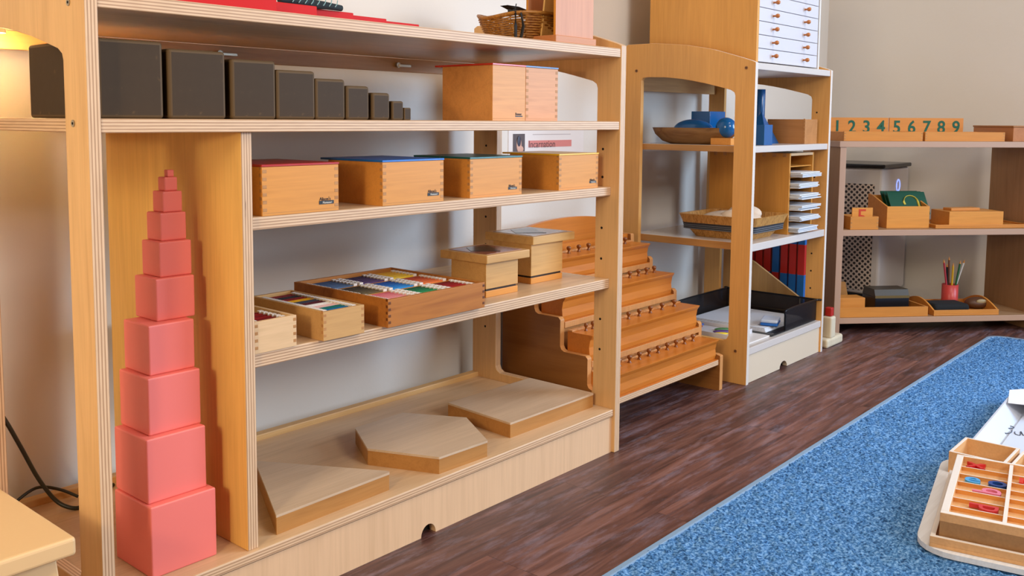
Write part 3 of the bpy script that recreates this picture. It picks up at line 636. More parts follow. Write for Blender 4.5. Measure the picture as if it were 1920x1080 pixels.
for k in range(8): mb.box(-.0004, .002, .01+.032*k, .022+.032*k, .228, .24, 1)
obj('side_board', mb, [SO, DARKB()], t, .0008)
obj('side_board', MB().box(.165, .173, 0, .26, 0, .24), SO, t, .0008)
obj('top_board', MB().box(.008, .165, 0, .26, .232, .24), PX(), t)
obj('bottom_board', MB().box(.008, .165, 0, .26, 0, .006), SO, t)
for k in range(6): obj('slot_shelf', MB().box(.008, .165, .004, .26, .036+.0325*k, .039+.0325*k), SO, t)
random.seed(5)
for k in range(6):
    z0 = ZM+(.0063 if k == 0 else .0393+.0325*(k-1)); mb = MB(); nsh = 4
    for q in range(nsh):
        dx, dy = random.uniform(-.004, .004), random.uniform(-.008, .004)
        mb.box(.012+dx, .150+dx, -.03+dy, .2+dy, q*.0038, q*.0038+.0028)
    tag(obj('paper_stack', mb, plain('stacked white paper', '#d9dbe0', .6), None, .0004, 1, (2.1, .055, z0)), 'white paper stack sticking out of the %s slot of the sorter' % ['lowest', 'second lowest', 'third lowest', 'third highest', 'second highest', 'highest'][k], 'paper', 'paper stacks in the sorter')
# ------------------------------------------------------------ bottom shelf of unit two
ZB = .1012
def meshmat():
    m, nt, b = nm('black wire mesh'); tc = nt.nodes.new('ShaderNodeTexCoord')
    b.inputs['Base Color'].default_value = lin('#1d1f26'); b.inputs['Roughness'].default_value = .35; b.inputs['Metallic'].default_value = .5
    ck = nt.nodes.new('ShaderNodeTexChecker'); ck.inputs['Scale'].default_value = 700; nt.links.new(tc.outputs['Object'], ck.inputs['Vector'])
    mr = nt.nodes.new('ShaderNodeMapRange'); mr.inputs['To Min'].default_value = .4; mr.inputs['To Max'].default_value = 1; nt.links.new(ck.outputs['Fac'], mr.inputs[0]); nt.links.new(mr.outputs[0], b.inputs['Alpha'])
    return m
WM = meshmat(); BK = plain('black steel wire', '#15161b', .3, .5)
t = thing('mesh_letter_tray', 'black wire mesh letter tray with papers on the bottom shelf', 'tray', (2.0, .045, ZB))
mb = MB(); mb.box(.0, .31, .303, .305, .004, .066); mb.box(.308, .31, 0, .305, .004, .066); mb.box(.085, .31, 0, .002, .004, .064); mb.box(0, .31, 0, .305, .002, .004)
obj('mesh_body', mb, WM, t)
obj('rim_wire', MB().tube(smoothpts([(.085, 0, .006), (.083, 0, .05), (.10, 0, .066), (.30, 0, .066), (.31, .01, .066), (.31, .295, .066), (.30, .305, .066), (.012, .305, .066), (0, .303, .055), (-.002, .29, .03), (0, .27, .006)], 4), .003, 8), BK, t)
obj('bottom_wire', MB().tube([(0, .003, .003), (.31, .003, .003), (.31, .303, .003), (0, .303, .003)], .0028, 6, 0, True), BK, t)
PAP = plain('white sheet paper', '#dfe0e6', .6)
mb = MB()
for q in range(4): mb.box(.02+.004*q, .285-.003*q, .03+.003*q, .29-.004*q, q*.0025, q*.0025+.002)
tag(obj('paper_stack', mb, PAP, None, 0, 1, (2.0, .045, ZB+.0045)), 'loose white papers lying in the black mesh tray', 'paper')
t = thing('eraser', 'white and bright blue eraser at the open corner of the mesh tray', 'eraser', (2.07, .062, ZB+.0155), .3)
obj('blue_base', MB().box(0, .07, 0, .05, 0, .008), plain('bright blue rubber', '#1769c2', .4), t, .003)
obj('white_top', MB().box(0, .07, 0, .05, .0082, .018), plain('pale blue rubber', '#c9d6ee', .5), t, .004)
tag(obj('white_board', MB().box(0, .16, 0, .24, 0, .004), plain('white card sheet', '#e3dcd8', .4), None, .0006, 1, (1.87, .052, ZB)), 'white card sheet lying flat on the bottom shelf behind the end panel', 'card')
t = thing('shallow_tray', 'shallow white tray with small coloured pieces behind the end panel', 'tray', (1.86, .10, ZB+.0042))
mb = MB(); mb.box(0, .125, 0, .235, 0, .004); mb.box(0, .125, 0, .004, .004, .014); mb.box(0, .125, .231, .235, .004, .014); mb.box(0, .004, .004, .231, .004, .014); mb.box(.121, .125, .004, .231, .004, .014)
obj('tray_body', mb, plain('white tray plastic', '#d8d3d6', .35), t, .0008)
random.seed(11)
pc = [('yellow', '#e2c22c'), ('purple', '#5a3c7a'), ('green', '#4a7a4a'), ('yellow', '#dcb63a'), ('dark red', '#8b2a30'), ('blue', '#3355a5')]
for i, (cn, ch) in enumerate(pc):
    x, y = 1.885+.03*(i % 3)+.006*(i//3), .15+.09*(i//3)+.012*(i % 3)
    mb = MB().sphere((0, 0, .004), .011, .026, .004, 14, 8)
    o = tag(obj('counter_piece', mb, plain('piece '+ch, ch, .4), None, 0, 2, (x, y, ZB+.0083)), '%s oval counter, %s row in the shallow white tray, %s from its left' % (cn, ['front', 'back'][i//3], ORD[i % 3]), 'counter', 'coloured counters'); o.rotation_euler = (0, 0, .9)
for i, (cn, ch, x, y) in enumerate((('yellow', '#e5b51c', 1.99, .335), ('red', '#b3302a', 2.02, .365))):
    o = tag(obj('toy_fruit', MB().sphere((0, 0, 0), .016, .03, .012), plain('toy '+ch, ch, .4), None, 0, 2, (x-.035, y-.015, ZB+.0121)), '%s oval toy lying behind the shallow white tray' % cn, 'toy')
# ------------------------------------------------------------ number rods in their stand beyond unit two
t = thing('rod_stand', 'cream wooden stand with L-shaped foot beyond the arched shelf unit', 'stand', (2.375, .03, 0))
CR = wood('cream painted wood', '#d9cdb4', 'Z', .4, .06)
obj('foot', MB().box(.0, .13, 0, .035, 0, .03), CR, t, .008, 3)
obj('post', MB().box(.028, .066, .001, .034, .028, .098), CR, t, .006, 3)
obj('foot_rail', MB().box(.02, .06, .03, .40, .0, .03), CR, t, .002)
mb = MB().prism([(.09, .03), (.36, .03), (.36, .30), (.25, .258), (.09, .158)], 'x', -.02, -.010); obj('sloped_board', mb, wood('tan sloped board', '#c39a66', 'Z', .45, .1), t, .001)
RR, RB = plain('number rod red', '#b3201c', .4), plain('number rod blue', '#0f5ea8', .4)
mb = MB(); tag(obj('red_peg', MB().box(0, .022, 0, .022, 0, .028), RR, None, .003, 2, (2.412, .036, .0982)), 'small red peg standing on the cream post', 'peg')
for i in range(7):
    y = .135+.0295*i
    top = .56; seg = [(.03, .12), (.12, .22), (.22, .32), (.32, .42), (.42, .52)]
    r_ = thing('number_rod', 'red and blue number rod, %s from the front in the cream stand' % ORD[i], 'rod', (2.420, y, .0302), 0, 'number rods in the stand')
    off = 0 if i < 4 else .03*(i-3)
    for q in range(6):
        z0, z1 = max(0, q*.1-.01), q*.1+.09
        obj('rod_section', MB().box(0, .022, 0, .0225, z0, z1), RR if (q % 2 == 0) != (i == 3) else RB, r_)
# ------------------------------------------------------------ unit three, set diagonally across the corner
TH3 = math.atan2(-.668, .744); O3 = Vector((2.58, .093, 0)); UX = Vector((.744, -.668, 0)); UY = Vector((.668, .744, 0))
def U3(x, y, z): return O3+UX*x+UY*y+Vector((0, 0, z))
T3X = wood('grey-brown shelf face', '#a98563', 'X', .45, .1); T3Z = wood('brown end panel', '#a9805a', 'Z', .5, .1); T3E = plain('pinkish edge band', '#b8937a', .45)
t = thing('shelf_unit', 'low open-backed shelf unit set diagonally across the far corner', 'shelf', O3, TH3)
L3, D3 = .755, .28
obj('side_panel', MB().box(0, .022, 0, D3, 0, .638, m=1, mx=0), [T3Z, T3E], t, .001)
obj('side_panel', MB().box(L3-.022, L3, 0, D3, 0, .638, m=1, mx=0), [T3Z, T3E], t, .001)
obj('top_board', MB().box(-.004, L3+.004, -.003, D3, .638, .658, m=1, mz=0), [T3X, T3E], t, .001)
obj('shelf_board', MB().box(.022, L3-.022, .002, D3, .339, .359, m=1, mz=0), [T3X, T3E], t, .001)
obj('bottom_board', MB().box(.022, L3-.022, .002, D3, .0385, .058, m=1, mz=0), [T3X, T3E], t, .001)
ORB = wood('orange beech', '#d0893e', 'X', .42, .08)
for i, (lab, x0, x1) in enumerate((('low open wooden tray at the left on the far corner shelf top', .021, .302), ('low open wooden tray at the right in front of numbers 5 to 9', .31, .6))):
    p = U3(x0, .02, .6583); tt = openbox('number_tray', lab, p.x, p.y, p.z, x1-x0, .15, .031, ORB, 3, .007, 'low trays on the corner shelf', 'tray', TH3)
GR = plain('green sandpaper', '#1d5b47', .8)
for lab, x0, x1, digs in (('orange number board showing 1 2 3 4', .045, .262, '1234'), ('orange number board showing 5 6 7 8 9', .266, .545, '56789')):
    tt = thing('number_board', lab+' on the far corner shelf', 'board', U3(x0, .172, .6583), TH3, 'number boards')
    obj('board', MB().box(0, x1-x0, 0, .006, 0, .079), ORB, tt, .0008)
    n = len(digs); pitch = (x1-x0)/n
    for i, c in enumerate(digs): obj('numeral', text(c, .062, front(pitch*(i+.5), -.0002, .026), .0006, 'CENTER', 1.0, .018), GR, tt)
tt = thing('wooden_box', 'brown box at the right end of the corner shelf top', 'box', U3(.63, .02, .6583), TH3)
obj('body', MB().box(0, .11, 0, .22, 0, .048, m=0), [wood('red-brown box', '#b9794a', 'Y', .45, .1)], tt, .001); obj('lid', MB().box(-.002, .112, -.002, .222, .0482, .054), wood('box lid brown', '#a8703f', 'X', .45, .1), tt, .001)
# middle shelf
ZC = .3593
p = U3(.052, .012, ZC); openbox('card_box', 'small wooden box holding a red numeral card on the corner unit', p.x, p.y, p.z, .1, .09, .044, ORB, 3, .006, None, 'box', TH3)
tt = thing('numeral_card', 'natural wooden card with a red numeral 5 in the small box', 'card', U3(.066, .03, ZC+.0045), TH3)
obj('card', MB().box(0, .074, 0, .004, 0, .068), BEECH(), tt, .0005); obj('numeral', text('5', .075, front(.036, -.0002, .012), .0006, 'CENTER', 1.1), plain('red sandpaper', '#c43f22', .8), tt)
tt = thing('letter_card_box', 'wooden box with sloping sides holding green letter cards', 'box', U3(.2, .045, ZC), TH3)
obj('front_board', MB().box(0, .155, 0, .006, 0, .075), BEECH(), tt, .0008)
for x in (0, .149): obj('side_board', MB().prism([(.006, 0), (.13, 0), (.13, .11), (.1, .105), (.006, .075)], 'x', x, x+.006), ORB, tt, .0008)
obj('back_board', MB().box(.006, .149, .124, .13, 0, .105), ORB, tt); obj('floor_board', MB().box(.006, .149, .006, .124, 0, .004), ORB, tt)
DG = plain('dark green card', '#0d4a35', .35)
for i in range(3):
    m3 = Matrix.Translation(U3(.236, .045+.024+.022*i, ZC+.046)) @ Matrix.Rotation(TH3, 4, 'Z') @ Matrix.Rotation(R(-33), 4, 'X')
    tt = thing('letter_card', 'dark green letter card, %s in the sloping wooden box' % ['frontmost, with a yellow curved letter', 'middle', 'rearmost'][i], 'card', (0, 0, 0), 0, 'green letter cards')
    tt.matrix_world = m3
    obj('card', MB().box(0, .138+.0*i, 0, .004, 0, .088), DG, tt, .0005)
    if i == 0: obj('letter', MB().tube([(.078+.026*math.cos(a), -.001, .046+.026*math.sin(a)) for a in [R(200-22*k) for k in range(10)]]+[(.104, -.001, .012)], .0045, 6, flat=.3), plain('yellow sandpaper', '#c9b545', .8), tt)
tt = thing('serving_tray', 'flat brown tray under the shallow box on the corner unit', 'tray', U3(.37, .03, ZC), TH3)
obj('plate', MB().box(0, .35, 0, .18, 0, .006), ORB, tt, .001); obj('edge', MB().box(0, .35, 0, .005, .006, .012).box(0, .35, .175, .18, .006, .012).box(0, .005, .005, .175, .006, .012).box(.345, .35, .005, .175, .006, .012), ORB, tt, .001)
tt = thing('shallow_box', 'shallow pale wooden box on the flat brown tray', 'box', U3(.425, .04, ZC+.0062), TH3)
obj('body', MB().box(0, .2, 0, .11, 0, .05), [BEECH()], tt, .0008)
tag(obj('wooden_strip', MB().box(0, .12, 0, .04, 0, .009), ORB, None, .001, 2, U3(.45, .07, ZC+.0565)), 'loose wooden strip on top of the shallow pale box', 'strip').rotation_euler = (0, 0, TH3+.15)
# lower shelf
ZD = .0583
p = U3(.024, .012, ZD); openbox('serving_tray', 'shallow bamboo tray holding black boxes at the left of the lowest corner shelf', p.x, p.y, p.z, .322, .2, .033, ORB, 0, .007, None, 'tray', TH3)
tt = thing('small_wooden_box', 'small orange wooden box in the left bamboo tray', 'box', U3(.034, .035, ZD+.0045), TH3); obj('body', MB().box(0, .095, 0, .06, 0, .058), ORB, tt, .001)
tag(obj('leaning_board', MB().prism([(0, 0), (.085, 0), (.062, .1), (0, .1)], 'y', 0, .01), wood('leaning board brown', '#a7763f', 'X', .45, .1), None, .001, 2, U3(.034, .115, ZD+.0045)), 'brown wooden slab standing behind the small orange box', 'board').rotation_euler = (0, 0, TH3)
BKM = plain('black lacquer', '#17171a', .25); GD = plain('antique gold', '#7a6438', .4, .4)
tt = thing('jewelry_box', 'black box with a gold stripe in the left bamboo tray', 'box', U3(.185, .07, ZD+.0045), TH3)
obj('body', MB().box(0, .125, 0, .09, 0, .052), BKM, tt, .002); obj('gold_stripe', MB().box(-.0005, .1255, -.0006, .0006, .048, .057).box(-.0005, .1255, -.0006, .0006, .004, .010), GD, tt)
obj('lid', MB().prism([(0, .052), (.09, .052), (.08, .078), (.01, .078)], 'x', 0, .125), plain('dark olive lacquer', '#3a3020', .35), tt, .001)
tt = thing('serving_tray', 'shallow bamboo tray with curved handle at the right of the lowest corner shelf', 'tray', U3(.368, .012, ZD), TH3)
obj('plate', MB().box(0, .24, 0, .2, 0, .005), ORB, tt, .001); obj('edge', MB().box(0, .24, 0, .006, .005, .019).box(0, .24, .194, .2, .005, .019), ORB, tt, .001)
for x in (0, .234): obj('handle', MB().prism([(.006+.188*k/12, .005+.014+.03*math.sin(math.pi*k/12)) for k in range(13)]+[(.194, .005), (.006, .005)], 'x', x, x+.006), ORB, tt)
tag(obj('black_cloth_pad', MB().box(0, .135, 0, .09, 0, .03), plain('black felt', '#121316', .9), None, .013, 4, U3(.38, .03, ZD+.0055)), 'soft black felt pad in the right bamboo tray', 'pad').rotation_euler = (0, 0, TH3)
tt = thing('pencil_cup', 'red cylindrical pencil cup in the right bamboo tray', 'cup', U3(.515, .155, ZD+.0055), TH3)
obj('cup', MB().lathe([(.026, 0), (.0275, .003), (.0275, .078), (.0245, .078), (.0245, .006)], 28), plain('coral red', '#cf4a44', .35), tt)
for i, (cn, ch, dx, a, L) in enumerate((('pink-red', '#b5343f', -.014, -.16, .165), ('black', '#1b1e22', -.006, -.05, .145), ('yellow', '#d9a916', .0, .02, .15), ('brown', '#7c4a33', .002, -.03, .17), ('green', '#2b6136', .008, .16, .16), ('white', '#dcd8d0', .012, .3, .165))):
    q = thing('pencil', '%s pencil standing in the red cup' % cn, 'pencil', U3(.515+dx*.6, .155+(.008 if i % 2 else -.008), ZD+.0125), TH3, 'pencils in the red cup')
    m_ = Matrix.Rotation(a, 4, 'Y')
    obj('barrel', MB().lathe([(.0038, 0), (.0038, L-.012)], 6, m_, 0, False), plain('pencil '+ch, ch, .4), q)
    obj('tip', MB().lathe([(.0038, L-.012), (.0006, L)], 6, m_, 0, False), BEECH(), q)
tt = thing('oval_purse', 'round brown leather purse with a pale oval in the right bamboo tray', 'purse', U3(.585, .10, ZD+.0055), TH3)
obj('body', MB().sphere((0, 0, .02), .045, .03, .02), plain('brown leather', '#5b3a26', .5), tt); obj('oval_patch', MB().sphere((0, -.024, .0285), .02, .006, .009), plain('pale patch', '#a08a62', .5), tt)
# ------------------------------------------------------------ air purifier behind the corner unit
def perf():
    m, nt, b = nm('perforated grille'); tc = nt.nodes.new('ShaderNodeTexCoord')
    mp = nt.nodes.new('ShaderNodeMapping'); mp.inputs['Rotation'].default_value = (R(45), 0, 0); mp.inputs['Scale'].default_value = (68, 68, 68); nt.links.new(tc.outputs['Object'], mp.inputs['Vector'])
    fr = nt.nodes.new('ShaderNodeVectorMath'); fr.operation = 'FRACTION'; nt.links.new(mp.outputs[0], fr.inputs[0])
    sb = nt.nodes.new('ShaderNodeVectorMath'); sb.operation = 'SUBTRACT'; sb.inputs[1].default_value = (.5, .5, .5); nt.links.new(fr.outputs[0], sb.inputs[0])
    ml = nt.nodes.new('ShaderNodeVectorMath'); ml.operation = 'MULTIPLY'; ml.inputs[1].default_value = (0, 1, 1); nt.links.new(sb.outputs[0], ml.inputs[0])
    ln = nt.nodes.new('ShaderNodeVectorMath'); ln.operation = 'LENGTH'; nt.links.new(ml.outputs[0], ln.inputs[0])
    r = ramp(nt, [(.33, lin('#2a2225')), (.37, lin('#cbb9ac'))]); nt.links.new(ln.outputs['Value'], r.inputs[0]); nt.links.new(r.outputs[0], b.inputs['Base Color']); b.inputs['Roughness'].default_value = .5
    return m
tt = thing('air_purifier', 'white air purifier with black top and perforated grille behind the corner unit', 'appliance', (3.035, .105, 0))
PW_ = plain('white plastic', '#cfc8c4', .35)
obj('body', MB().box(0, .29, 0, .30, .07, .55), PW_, tt, .012, 3)
obj('grille', MB().box(-.0012, .002, .03, .285, .085, .49), perf(), tt)
obj('black_top', MB().box(-.006, .296, -.006, .306, .55, .565), BKM, tt, .004)
obj('black_base', MB().box(.01, .28, .01, .29, 0, .07), BKM, tt, .004)
lt_, nt_, b_ = nm('blue indicator light'); b_.inputs['Emission Color'].default_value = (.25, .35, 1, 1); b_.inputs['Emission Strength'].default_value = 1.2; b_.inputs['Base Color'].default_value = (.3, .35, .8, 1)
obj('indicator', MB().tube([(.165+.018*math.cos(a), -.0005, .48+.022*math.sin(a)) for a in [2*math.pi*k/20 for k in range(20)]], .003, 6, 0, True), lt_, tt)
# ------------------------------------------------------------ rug
def rugmat():
    m, nt, b = nm('blue looped rug'); tc = nt.nodes.new('ShaderNodeTexCoord')
    n = nt.nodes.new('ShaderNodeTexNoise'); n.inputs['Scale'].default_value = 210; n.inputs['Detail'].default_value = 3; nt.links.new(tc.outputs['Object'], n.inputs['Vector'])
    n2 = nt.nodes.new('ShaderNodeTexNoise'); n2.inputs['Scale'].default_value = 7; nt.links.new(tc.outputs['Object'], n2.inputs['Vector'])
    r = ramp(nt, [(.33, lin('#1c406b')), (.5, lin('#4a7fb6')), (.67, lin('#86b2de'))]); nt.links.new(n.outputs['Fac'], r.inputs[0])
    mx = nt.nodes.new('ShaderNodeMix'); mx.data_type = 'RGBA'; mx.blend_type = 'MULTIPLY'; mx.inputs[0].default_value = .4
    r2_ = ramp(nt, [(.3, (.75, .78, .82, 1)), (.7, (1, 1, 1, 1))]); nt.links.new(n2.outputs['Fac'], r2_.inputs[0])
    nt.links.new(r.outputs[0], mx.inputs[6]); nt.links.new(r2_.outputs[0], mx.inputs[7]); nt.links.new(mx.outputs[2], b.inputs['Base Color']); b.inputs['Roughness'].default_value = .9; b.inputs['Specular IOR Level'].default_value = .2
    return m
rx0, rx1, ry1, ry0 = .0, 2.89, -.323, -1.75
rug = thing('rug', 'large blue-grey looped rug with a pale bound edge on the dark floor', 'rug', (rx0, ry0, 0))
import numpy as np
W_, D_ = rx1-rx0, ry1-ry0; st_ = .0058; nx, ny = int(W_/st_), int(D_/st_)
rng = np.random.default_rng(4); gx, gy = np.meshgrid(np.linspace(0, W_, nx+1), np.linspace(0, D_, ny+1), indexing='ij')
zz = .0098+rng.random(gx.shape)*.0052
gx = gx+(rng.random(gx.shape)-.5)*.003; gy = gy+(rng.random(gx.shape)-.5)*.003
cr = .05   # rounded far corner
dx = np.clip(gx-(W_-cr), 0, None); dy = np.clip(gy-(D_-cr), 0, None); rr = np.sqrt(dx**2+dy**2); k = np.where(rr > cr, cr/np.maximum(rr, 1e-6), 1)
gx = np.where((dx > 0) & (dy > 0), W_-cr+dx*k, gx); gy = np.where((dx > 0) & (dy > 0), D_-cr+dy*k, gy)
gx = np.clip(gx, 0, W_); gy = np.clip(gy, 0, D_)
idx = np.arange((nx+1)*(ny+1)).reshape(nx+1, ny+1)
q = np.stack([idx[:-1, :-1], idx[1:, :-1], idx[1:, 1:], idx[:-1, 1:]], -1).reshape(-1, 4)
me = bpy.data.meshes.new('pile'); me.from_pydata(np.stack([gx, gy, zz], -1).reshape(-1, 3).tolist(), [], q.tolist()); me.materials.append(rugmat())
me.polygons.foreach_set('use_smooth', [True]*len(me.polygons))
po = bpy.data.objects.new('pile', me); COL.objects.link(po); po.parent = rug
bp = [(-.008, -.008)]+[(W_+.008, -.008)]+[(W_+.008-cr+cr*math.cos(R(a)), D_+.008-cr+cr*math.sin(R(a))) for a in (0, 15, 30, 45, 60, 75, 90)]+[(-.008, D_+.008)]
ip = [(.004, .004), (W_-.004, .004)]+[(W_-.004-cr+cr*math.cos(R(a)), D_-.004-cr+cr*math.sin(R(a))) for a in (0, 15, 30, 45, 60, 75, 90)]+[(.004, D_-.004)]
obj('backing', MB().prism(bp, 'z', .0003, .009), plain('rug backing', '#56708c', .9), rug)
obj('bound_edge', MB().ring(bp, ip, 'z', .009, .0145, 0, 0), plain('pale rug binding', '#7f9ab5', .8), rug, .002)
# ------------------------------------------------------------ letter box and its neighbours on the rug
ZR = .0155
a3 = math.atan2(.186, .9826)
def LB(x, y, z): c, s = math.cos(a3), math.sin(a3); return (1.031+c*x+s*y, -.687+s*x-c*y, z)    # y grows toward the frame's right (-Y)
PB = wood('pale box beech', '#dba873', 'X', .45, .08); TOPW = plain('painted lit edge', '#e6dcd2', .4)  # TOPW paints light falling on upper edges into their colour
mb = MB(); rp = []
x0, x1, y0, y1, r_ = .0, .50, .0, .56, .06
for cx, cy, aa in ((x1-r_, y1-r_, 0), (x0+r_, y1-r_, 90), (x0+r_, y0+r_, 180), (x1-r_, y0+r_, 270)):
    for k in range(7): rp.append((cx+r_*math.cos(R(aa+15*k)), cy+r_*math.sin(R(aa+15*k))))
def LBrot(poly):   # local (x, y toward -Y) to world about the box corner
    return [LB(px_, py_, 0)[:2] for px_, py_ in poly]
wb = [LB(px_+.015, py_-.035, 0)[:2] for px_, py_ in rp]; cxm, cym = 1.031, -.687
t = thing('wooden_mat', 'pale rounded wooden mat board under the letter box on the rug', 'board', (cxm, cym, ZR))
obj('mat_board', MB().prism([(p[0]-cxm, p[1]-cym) for p in wb], 'z', 0, .009), wood('whitewashed wood', '#e4e6ea', 'X', .5, .03), t, .003)
def lthing(name, label, cat, x, y, z, group=None):
    p = LB(x, y, z); return thing(name, label, cat, p, a3, group)
# lower tray (frame lid) : local frame x along e1, y along -Y => use negative local y
t = lthing('shallow_tray', 'pale shallow wooden tray under the box of wooden letters', 'tray', .028, -.012, ZR+.0092)
def nb(mb, x0, x1, y0, y1, z0, z1, m=0, mz=None): return mb.box(x0, x1, -y1, -y0, z0, z1, m, mz=mz)
mb = MB(); nb(mb, 0, .345, 0, .39, 0, .006)
for (a, b2_, c, d) in ((0, .008, 0, .39), (.337, .345, 0, .39), (.008, .337, 0, .008), (.008, .337, .382, .39)): nb(mb, a, b2_, c, d, .006, .018, 0, 1)
obj('tray_body', mb, [PB, TOPW], t, .0008)
t = lthing('letter_box', 'wooden compartment box full of cut-out letters on the blue rug', 'box', .012+.028, .0005, ZR+.0155)
W_, D_, H_ = .320, .355, .05
mb = MB(); nb(mb, 0, W_, 0, D_, 0, .0365)
for (a, b2_, c, d) in ((0, .012, 0, D_), (W_-.008, W_, 0, D_), (.012, W_-.008, 0, .012), (.012, W_-.008, D_-.012, D_)): nb(mb, a, b2_, c, d, .004, H_, 0, 1)
obj('walls', mb, [PB, TOPW], t, .0008)
for c in (.090, .176, .262): mb = MB(); nb(mb, .012, W_-.008, c, c+.006, .004, H_-.001, 0, 1); obj('long_divider', mb, [PB, TOPW], t)
for k in range(1, 7): mb = MB(); nb(mb, .012+k*.0428, .0145+k*.0428, .012, D_-.012, .004, H_-.006, 0, 1); obj('cross_divider', mb, [wood('orange partition', '#d8934c', 'Y', .45, .08), TOPW], t)
def letter(ch, name, col, label, row, cl, rot=0, size=.052, dx=0):
    x = .04+.012+row*.0428+.009; y = [.014, .098, .184, .27][cl]+.006; tall = ch in 'bdhky'; size = .064 if tall else .062; y += .062 if tall else 0; x -= .004 if tall else .002
    tt = lthing('wooden_letter', label, 'letter', x+dx, y+.0, ZR+.0155+.0045, 'cut-out letters in the letter box')
    mb = text(ch, size, Matrix.Rotation(0 if tall else R(-90), 4, 'Z'), .0035, 'LEFT', 1.0, .006)
    mb.v = [(v[0]*.95, v[1], v[2]+.0036+.0332) for v in mb.v]
    obj('letter_body', mb, plain('letter '+col, col, .35), tt)
letter('x', 'x', '#c21c22', 'red cut-out letter x in the farthest left compartment', 6, 0, 0, .06)
letter('k', 'k', '#a8141c', 'dark red cut-out letter k beside the red x in the farthest compartment', 6, 0, 0, .052, .0).__class__ if 0 else None
letter('e', 'e', '#4aa0d8', 'light blue cut-out letter e in the third compartment from the far end', 4, 0, 0, .06)
letter('o', 'o', '#123f86', 'dark blue cut-out letter o beside the light blue letter e', 4, 0, 0, .052, .0)
for o in [o for o in bpy.data.objects if o.name.startswith('wooden_letter')][-1:]: o.location = LB(.04+.012+4*.0428+.009, .058, ZR+.02)
letter('b', 'b', '#e07a96', 'pink cut-out letter b in the left column below the blue letters', 3, 0, 0, .075)
letter('d', 'd', '#c9343a', 'red cut-out letter d in the nearest filled compartment', 1, 0, 0, .075)
letter('r', 'r', '#cf2a1e', 'bright red cut-out letter r, far end of the second column', 5, 1, 0, .06)
letter('h', 'h', '#b0202c', 'crimson cut-out letter h, middle of the second column', 4, 1, 0, .065)
letter('y', 'y', '#e2a3b8', 'pale pink cut-out letter y in the second column', 3, 1, 0, .065)
# small open box behind
t = thing('small_tray_box', 'small open pale wooden box behind the letter box on the rug', 'box', (1.432, -.695, ZR), .0)
mb = MB(); a = .1
mb.box(0, .115, 0, a, 0, .004)
for (p0, p1, q0, q1) in ((0, .006, 0, .102), (.109, .115, 0, .102), (.006, .109, .096, .102), (.006, .109, 0, .006)): mb.box(p0, p1, q0, q1, .004, .052, 0, mz=1)
obj('walls', mb, [PB, TOPW], t, .0006)
tag(obj('paper_slip', MB().box(0, .05, 0, .08, 0, .001), PAP, None, 0, 1, (1.445, -.685, ZR+.0045)), 'white paper slip lying in the small open box', 'paper')
t = thing('small_tray_box', 'second pale wooden box with yellow pieces beside the small open box', 'box', (1.432, -.80, ZR), .0)
mb = MB(); mb.box(0, .115, 0, .1, 0, .004)
for (p0, p1, q0, q1) in ((0, .006, 0, .1), (.109, .115, 0, .1), (.006, .109, .094, .1), (.006, .109, 0, .006)): mb.box(p0, p1, q0, q1, .004, .048, 0, mz=1)
obj('walls', mb, [PB, TOPW], t, .0006)
YL = plain('yellow lacquer', '#e3cf5e', .35)
for i, (x, y) in enumerate(((1.455, -.722), (1.49, -.735))):
    tag(obj('yellow_peg', MB().lathe([(.013, 0), (.014, .002), (.014, .034), (.011, .038)], 20), [YL, WALL][0], None, 0, 2, (x, y, ZR+.0045)), 'round yellow peg in the second small box, %s' % ['nearer one', 'farther one'][i], 'peg', 'yellow pegs')
# paper box
t = thing('paper_envelope_box', 'long white cardboard tray with a flap and handwriting on the rug', 'tray', (1.56, -.60, ZR), .055)
WP = plain('white cardboard', '#c6cad6', .5)
L_, B_ = .55, .26
mb = MB()
mb.add([(0, 0, 0), (L_, 0, 0), (L_-.0, -B_, 0), (0, -B_, 0), (0, .03, .034), (L_-.06, .03, .034), (L_+.02, -.02, .034), (L_+.02, -B_-.03, .034), (0, -B_-.03, .034),
        (0, .034, .034), (L_-.058, .034, .034), (L_+.025, -.018, .034), (L_+.025, -B_-.034, .034), (0, -B_-.034, .034), (0, .01, -.001)],
       [(0, 1, 2, 3), (0, 4, 5, 1), (1, 5, 6), (1, 6, 7, 2), (2, 7, 8, 3), (0, 3, 8, 4), (4, 9, 10, 5), (5, 10, 11, 6), (6, 11, 12, 7), (7, 12, 13, 8)])
mb.v = [(v[0], v[1]-.03, v[2]+.001) for v in mb.v]
o = obj('tray_body', mb, WP, t); sm_ = o.modifiers.new('s', 'SOLIDIFY'); sm_.thickness = .0015
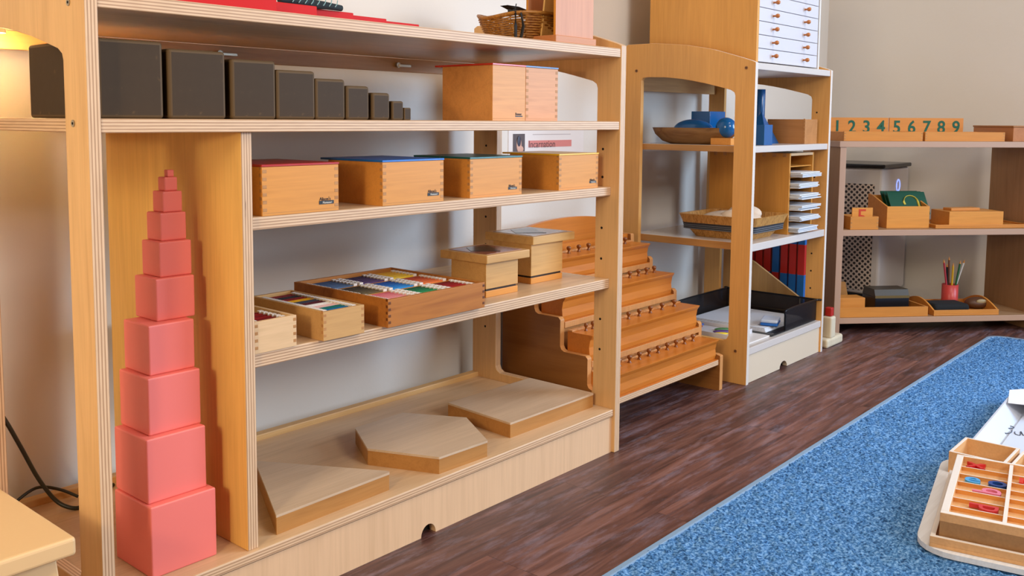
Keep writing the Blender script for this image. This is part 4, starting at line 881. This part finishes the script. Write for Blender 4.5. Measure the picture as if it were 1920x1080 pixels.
obj('flap', MB().prism([(.375, -.006), (.50, .012), (.575, -.05), (.575, -.30), (.375, -.30), (.405, -.12)], 'z', .0352, .0367), plain('bright white card', '#eceef4', .5), t, .0005)
obj('label_sheet', MB().box(.02, .40, -.25, -.036, .003, .0042), plain('pale sheet', '#cdd3e2', .5), t)
def scr(pts): return smoothpts([((x-.15)*.68+.225, (y+.105)*.68-.012, .0047) for x, y in pts], 5)
mb = MB()
mb.tube(scr([(.235, -.105), (.25, -.12), (.235, -.14), (.20, -.115), (.165, -.10), (.15, -.118), (.165, -.14), (.2, -.14)]), .0011, 5)
mb.tube(scr([(.19, -.15), (.165, -.155), (.16, -.17), (.205, -.165), (.165, -.18), (.21, -.185), (.17, -.197), (.225, -.2), (.175, -.215), (.15, -.235), (.19, -.24), (.225, -.225)]), .0011, 5)
obj('handwriting', mb, plain('dark pencil', '#3c4252', .6), t)
# ------------------------------------------------------------ cord and box at the left
mb = MB(); mb.tube(smoothpts([(-.02, .40, .36), (.0, .40, .30), (.021, .385, .252), (.041, .38, .204), (.063, .375, .150), (.083, .36, .112), (.1, .34, .1005), (.12, .34, .1), (.16, .37, .1), (.19, .385, .1005)], 6), .0034, 8)
mb.tube(smoothpts([(.015, .39, .1), (.03, .395, .112), (.067, .396, .128), (.1, .39, .118), (.125, .375, .102)], 6), .0026, 8)
tag(obj('power_cord', mb, plain('dark olive cord', '#2b2a1c', .4), None, 0, 2), 'dark power cord looping down onto the bottom board at the left', 'cord')
t = thing('cream_lidded_box', 'cream yellow box with an overhanging lid at the lower left corner', 'box', (-.50, -.118, 0))
CY = plain('cream yellow board', '#deb784', .45)
mb = MB(); mb.add([(.015, .0, 0), (.405, .0, 0), (.405, .3, 0), (.015, .3, 0), (.03, .016, .245), (.383, .016, .245), (.383, .29, .245), (.03, .29, .245)], [(0, 3, 2, 1), (4, 5, 6, 7), (0, 1, 5, 4), (1, 2, 6, 5), (2, 3, 7, 6), (3, 0, 4, 7)])
obj('body', mb, CY, t, .002)
obj('lid', MB().box(.0, .395, -.01, .30, .2455, .2665), CY, t, .004, 3)
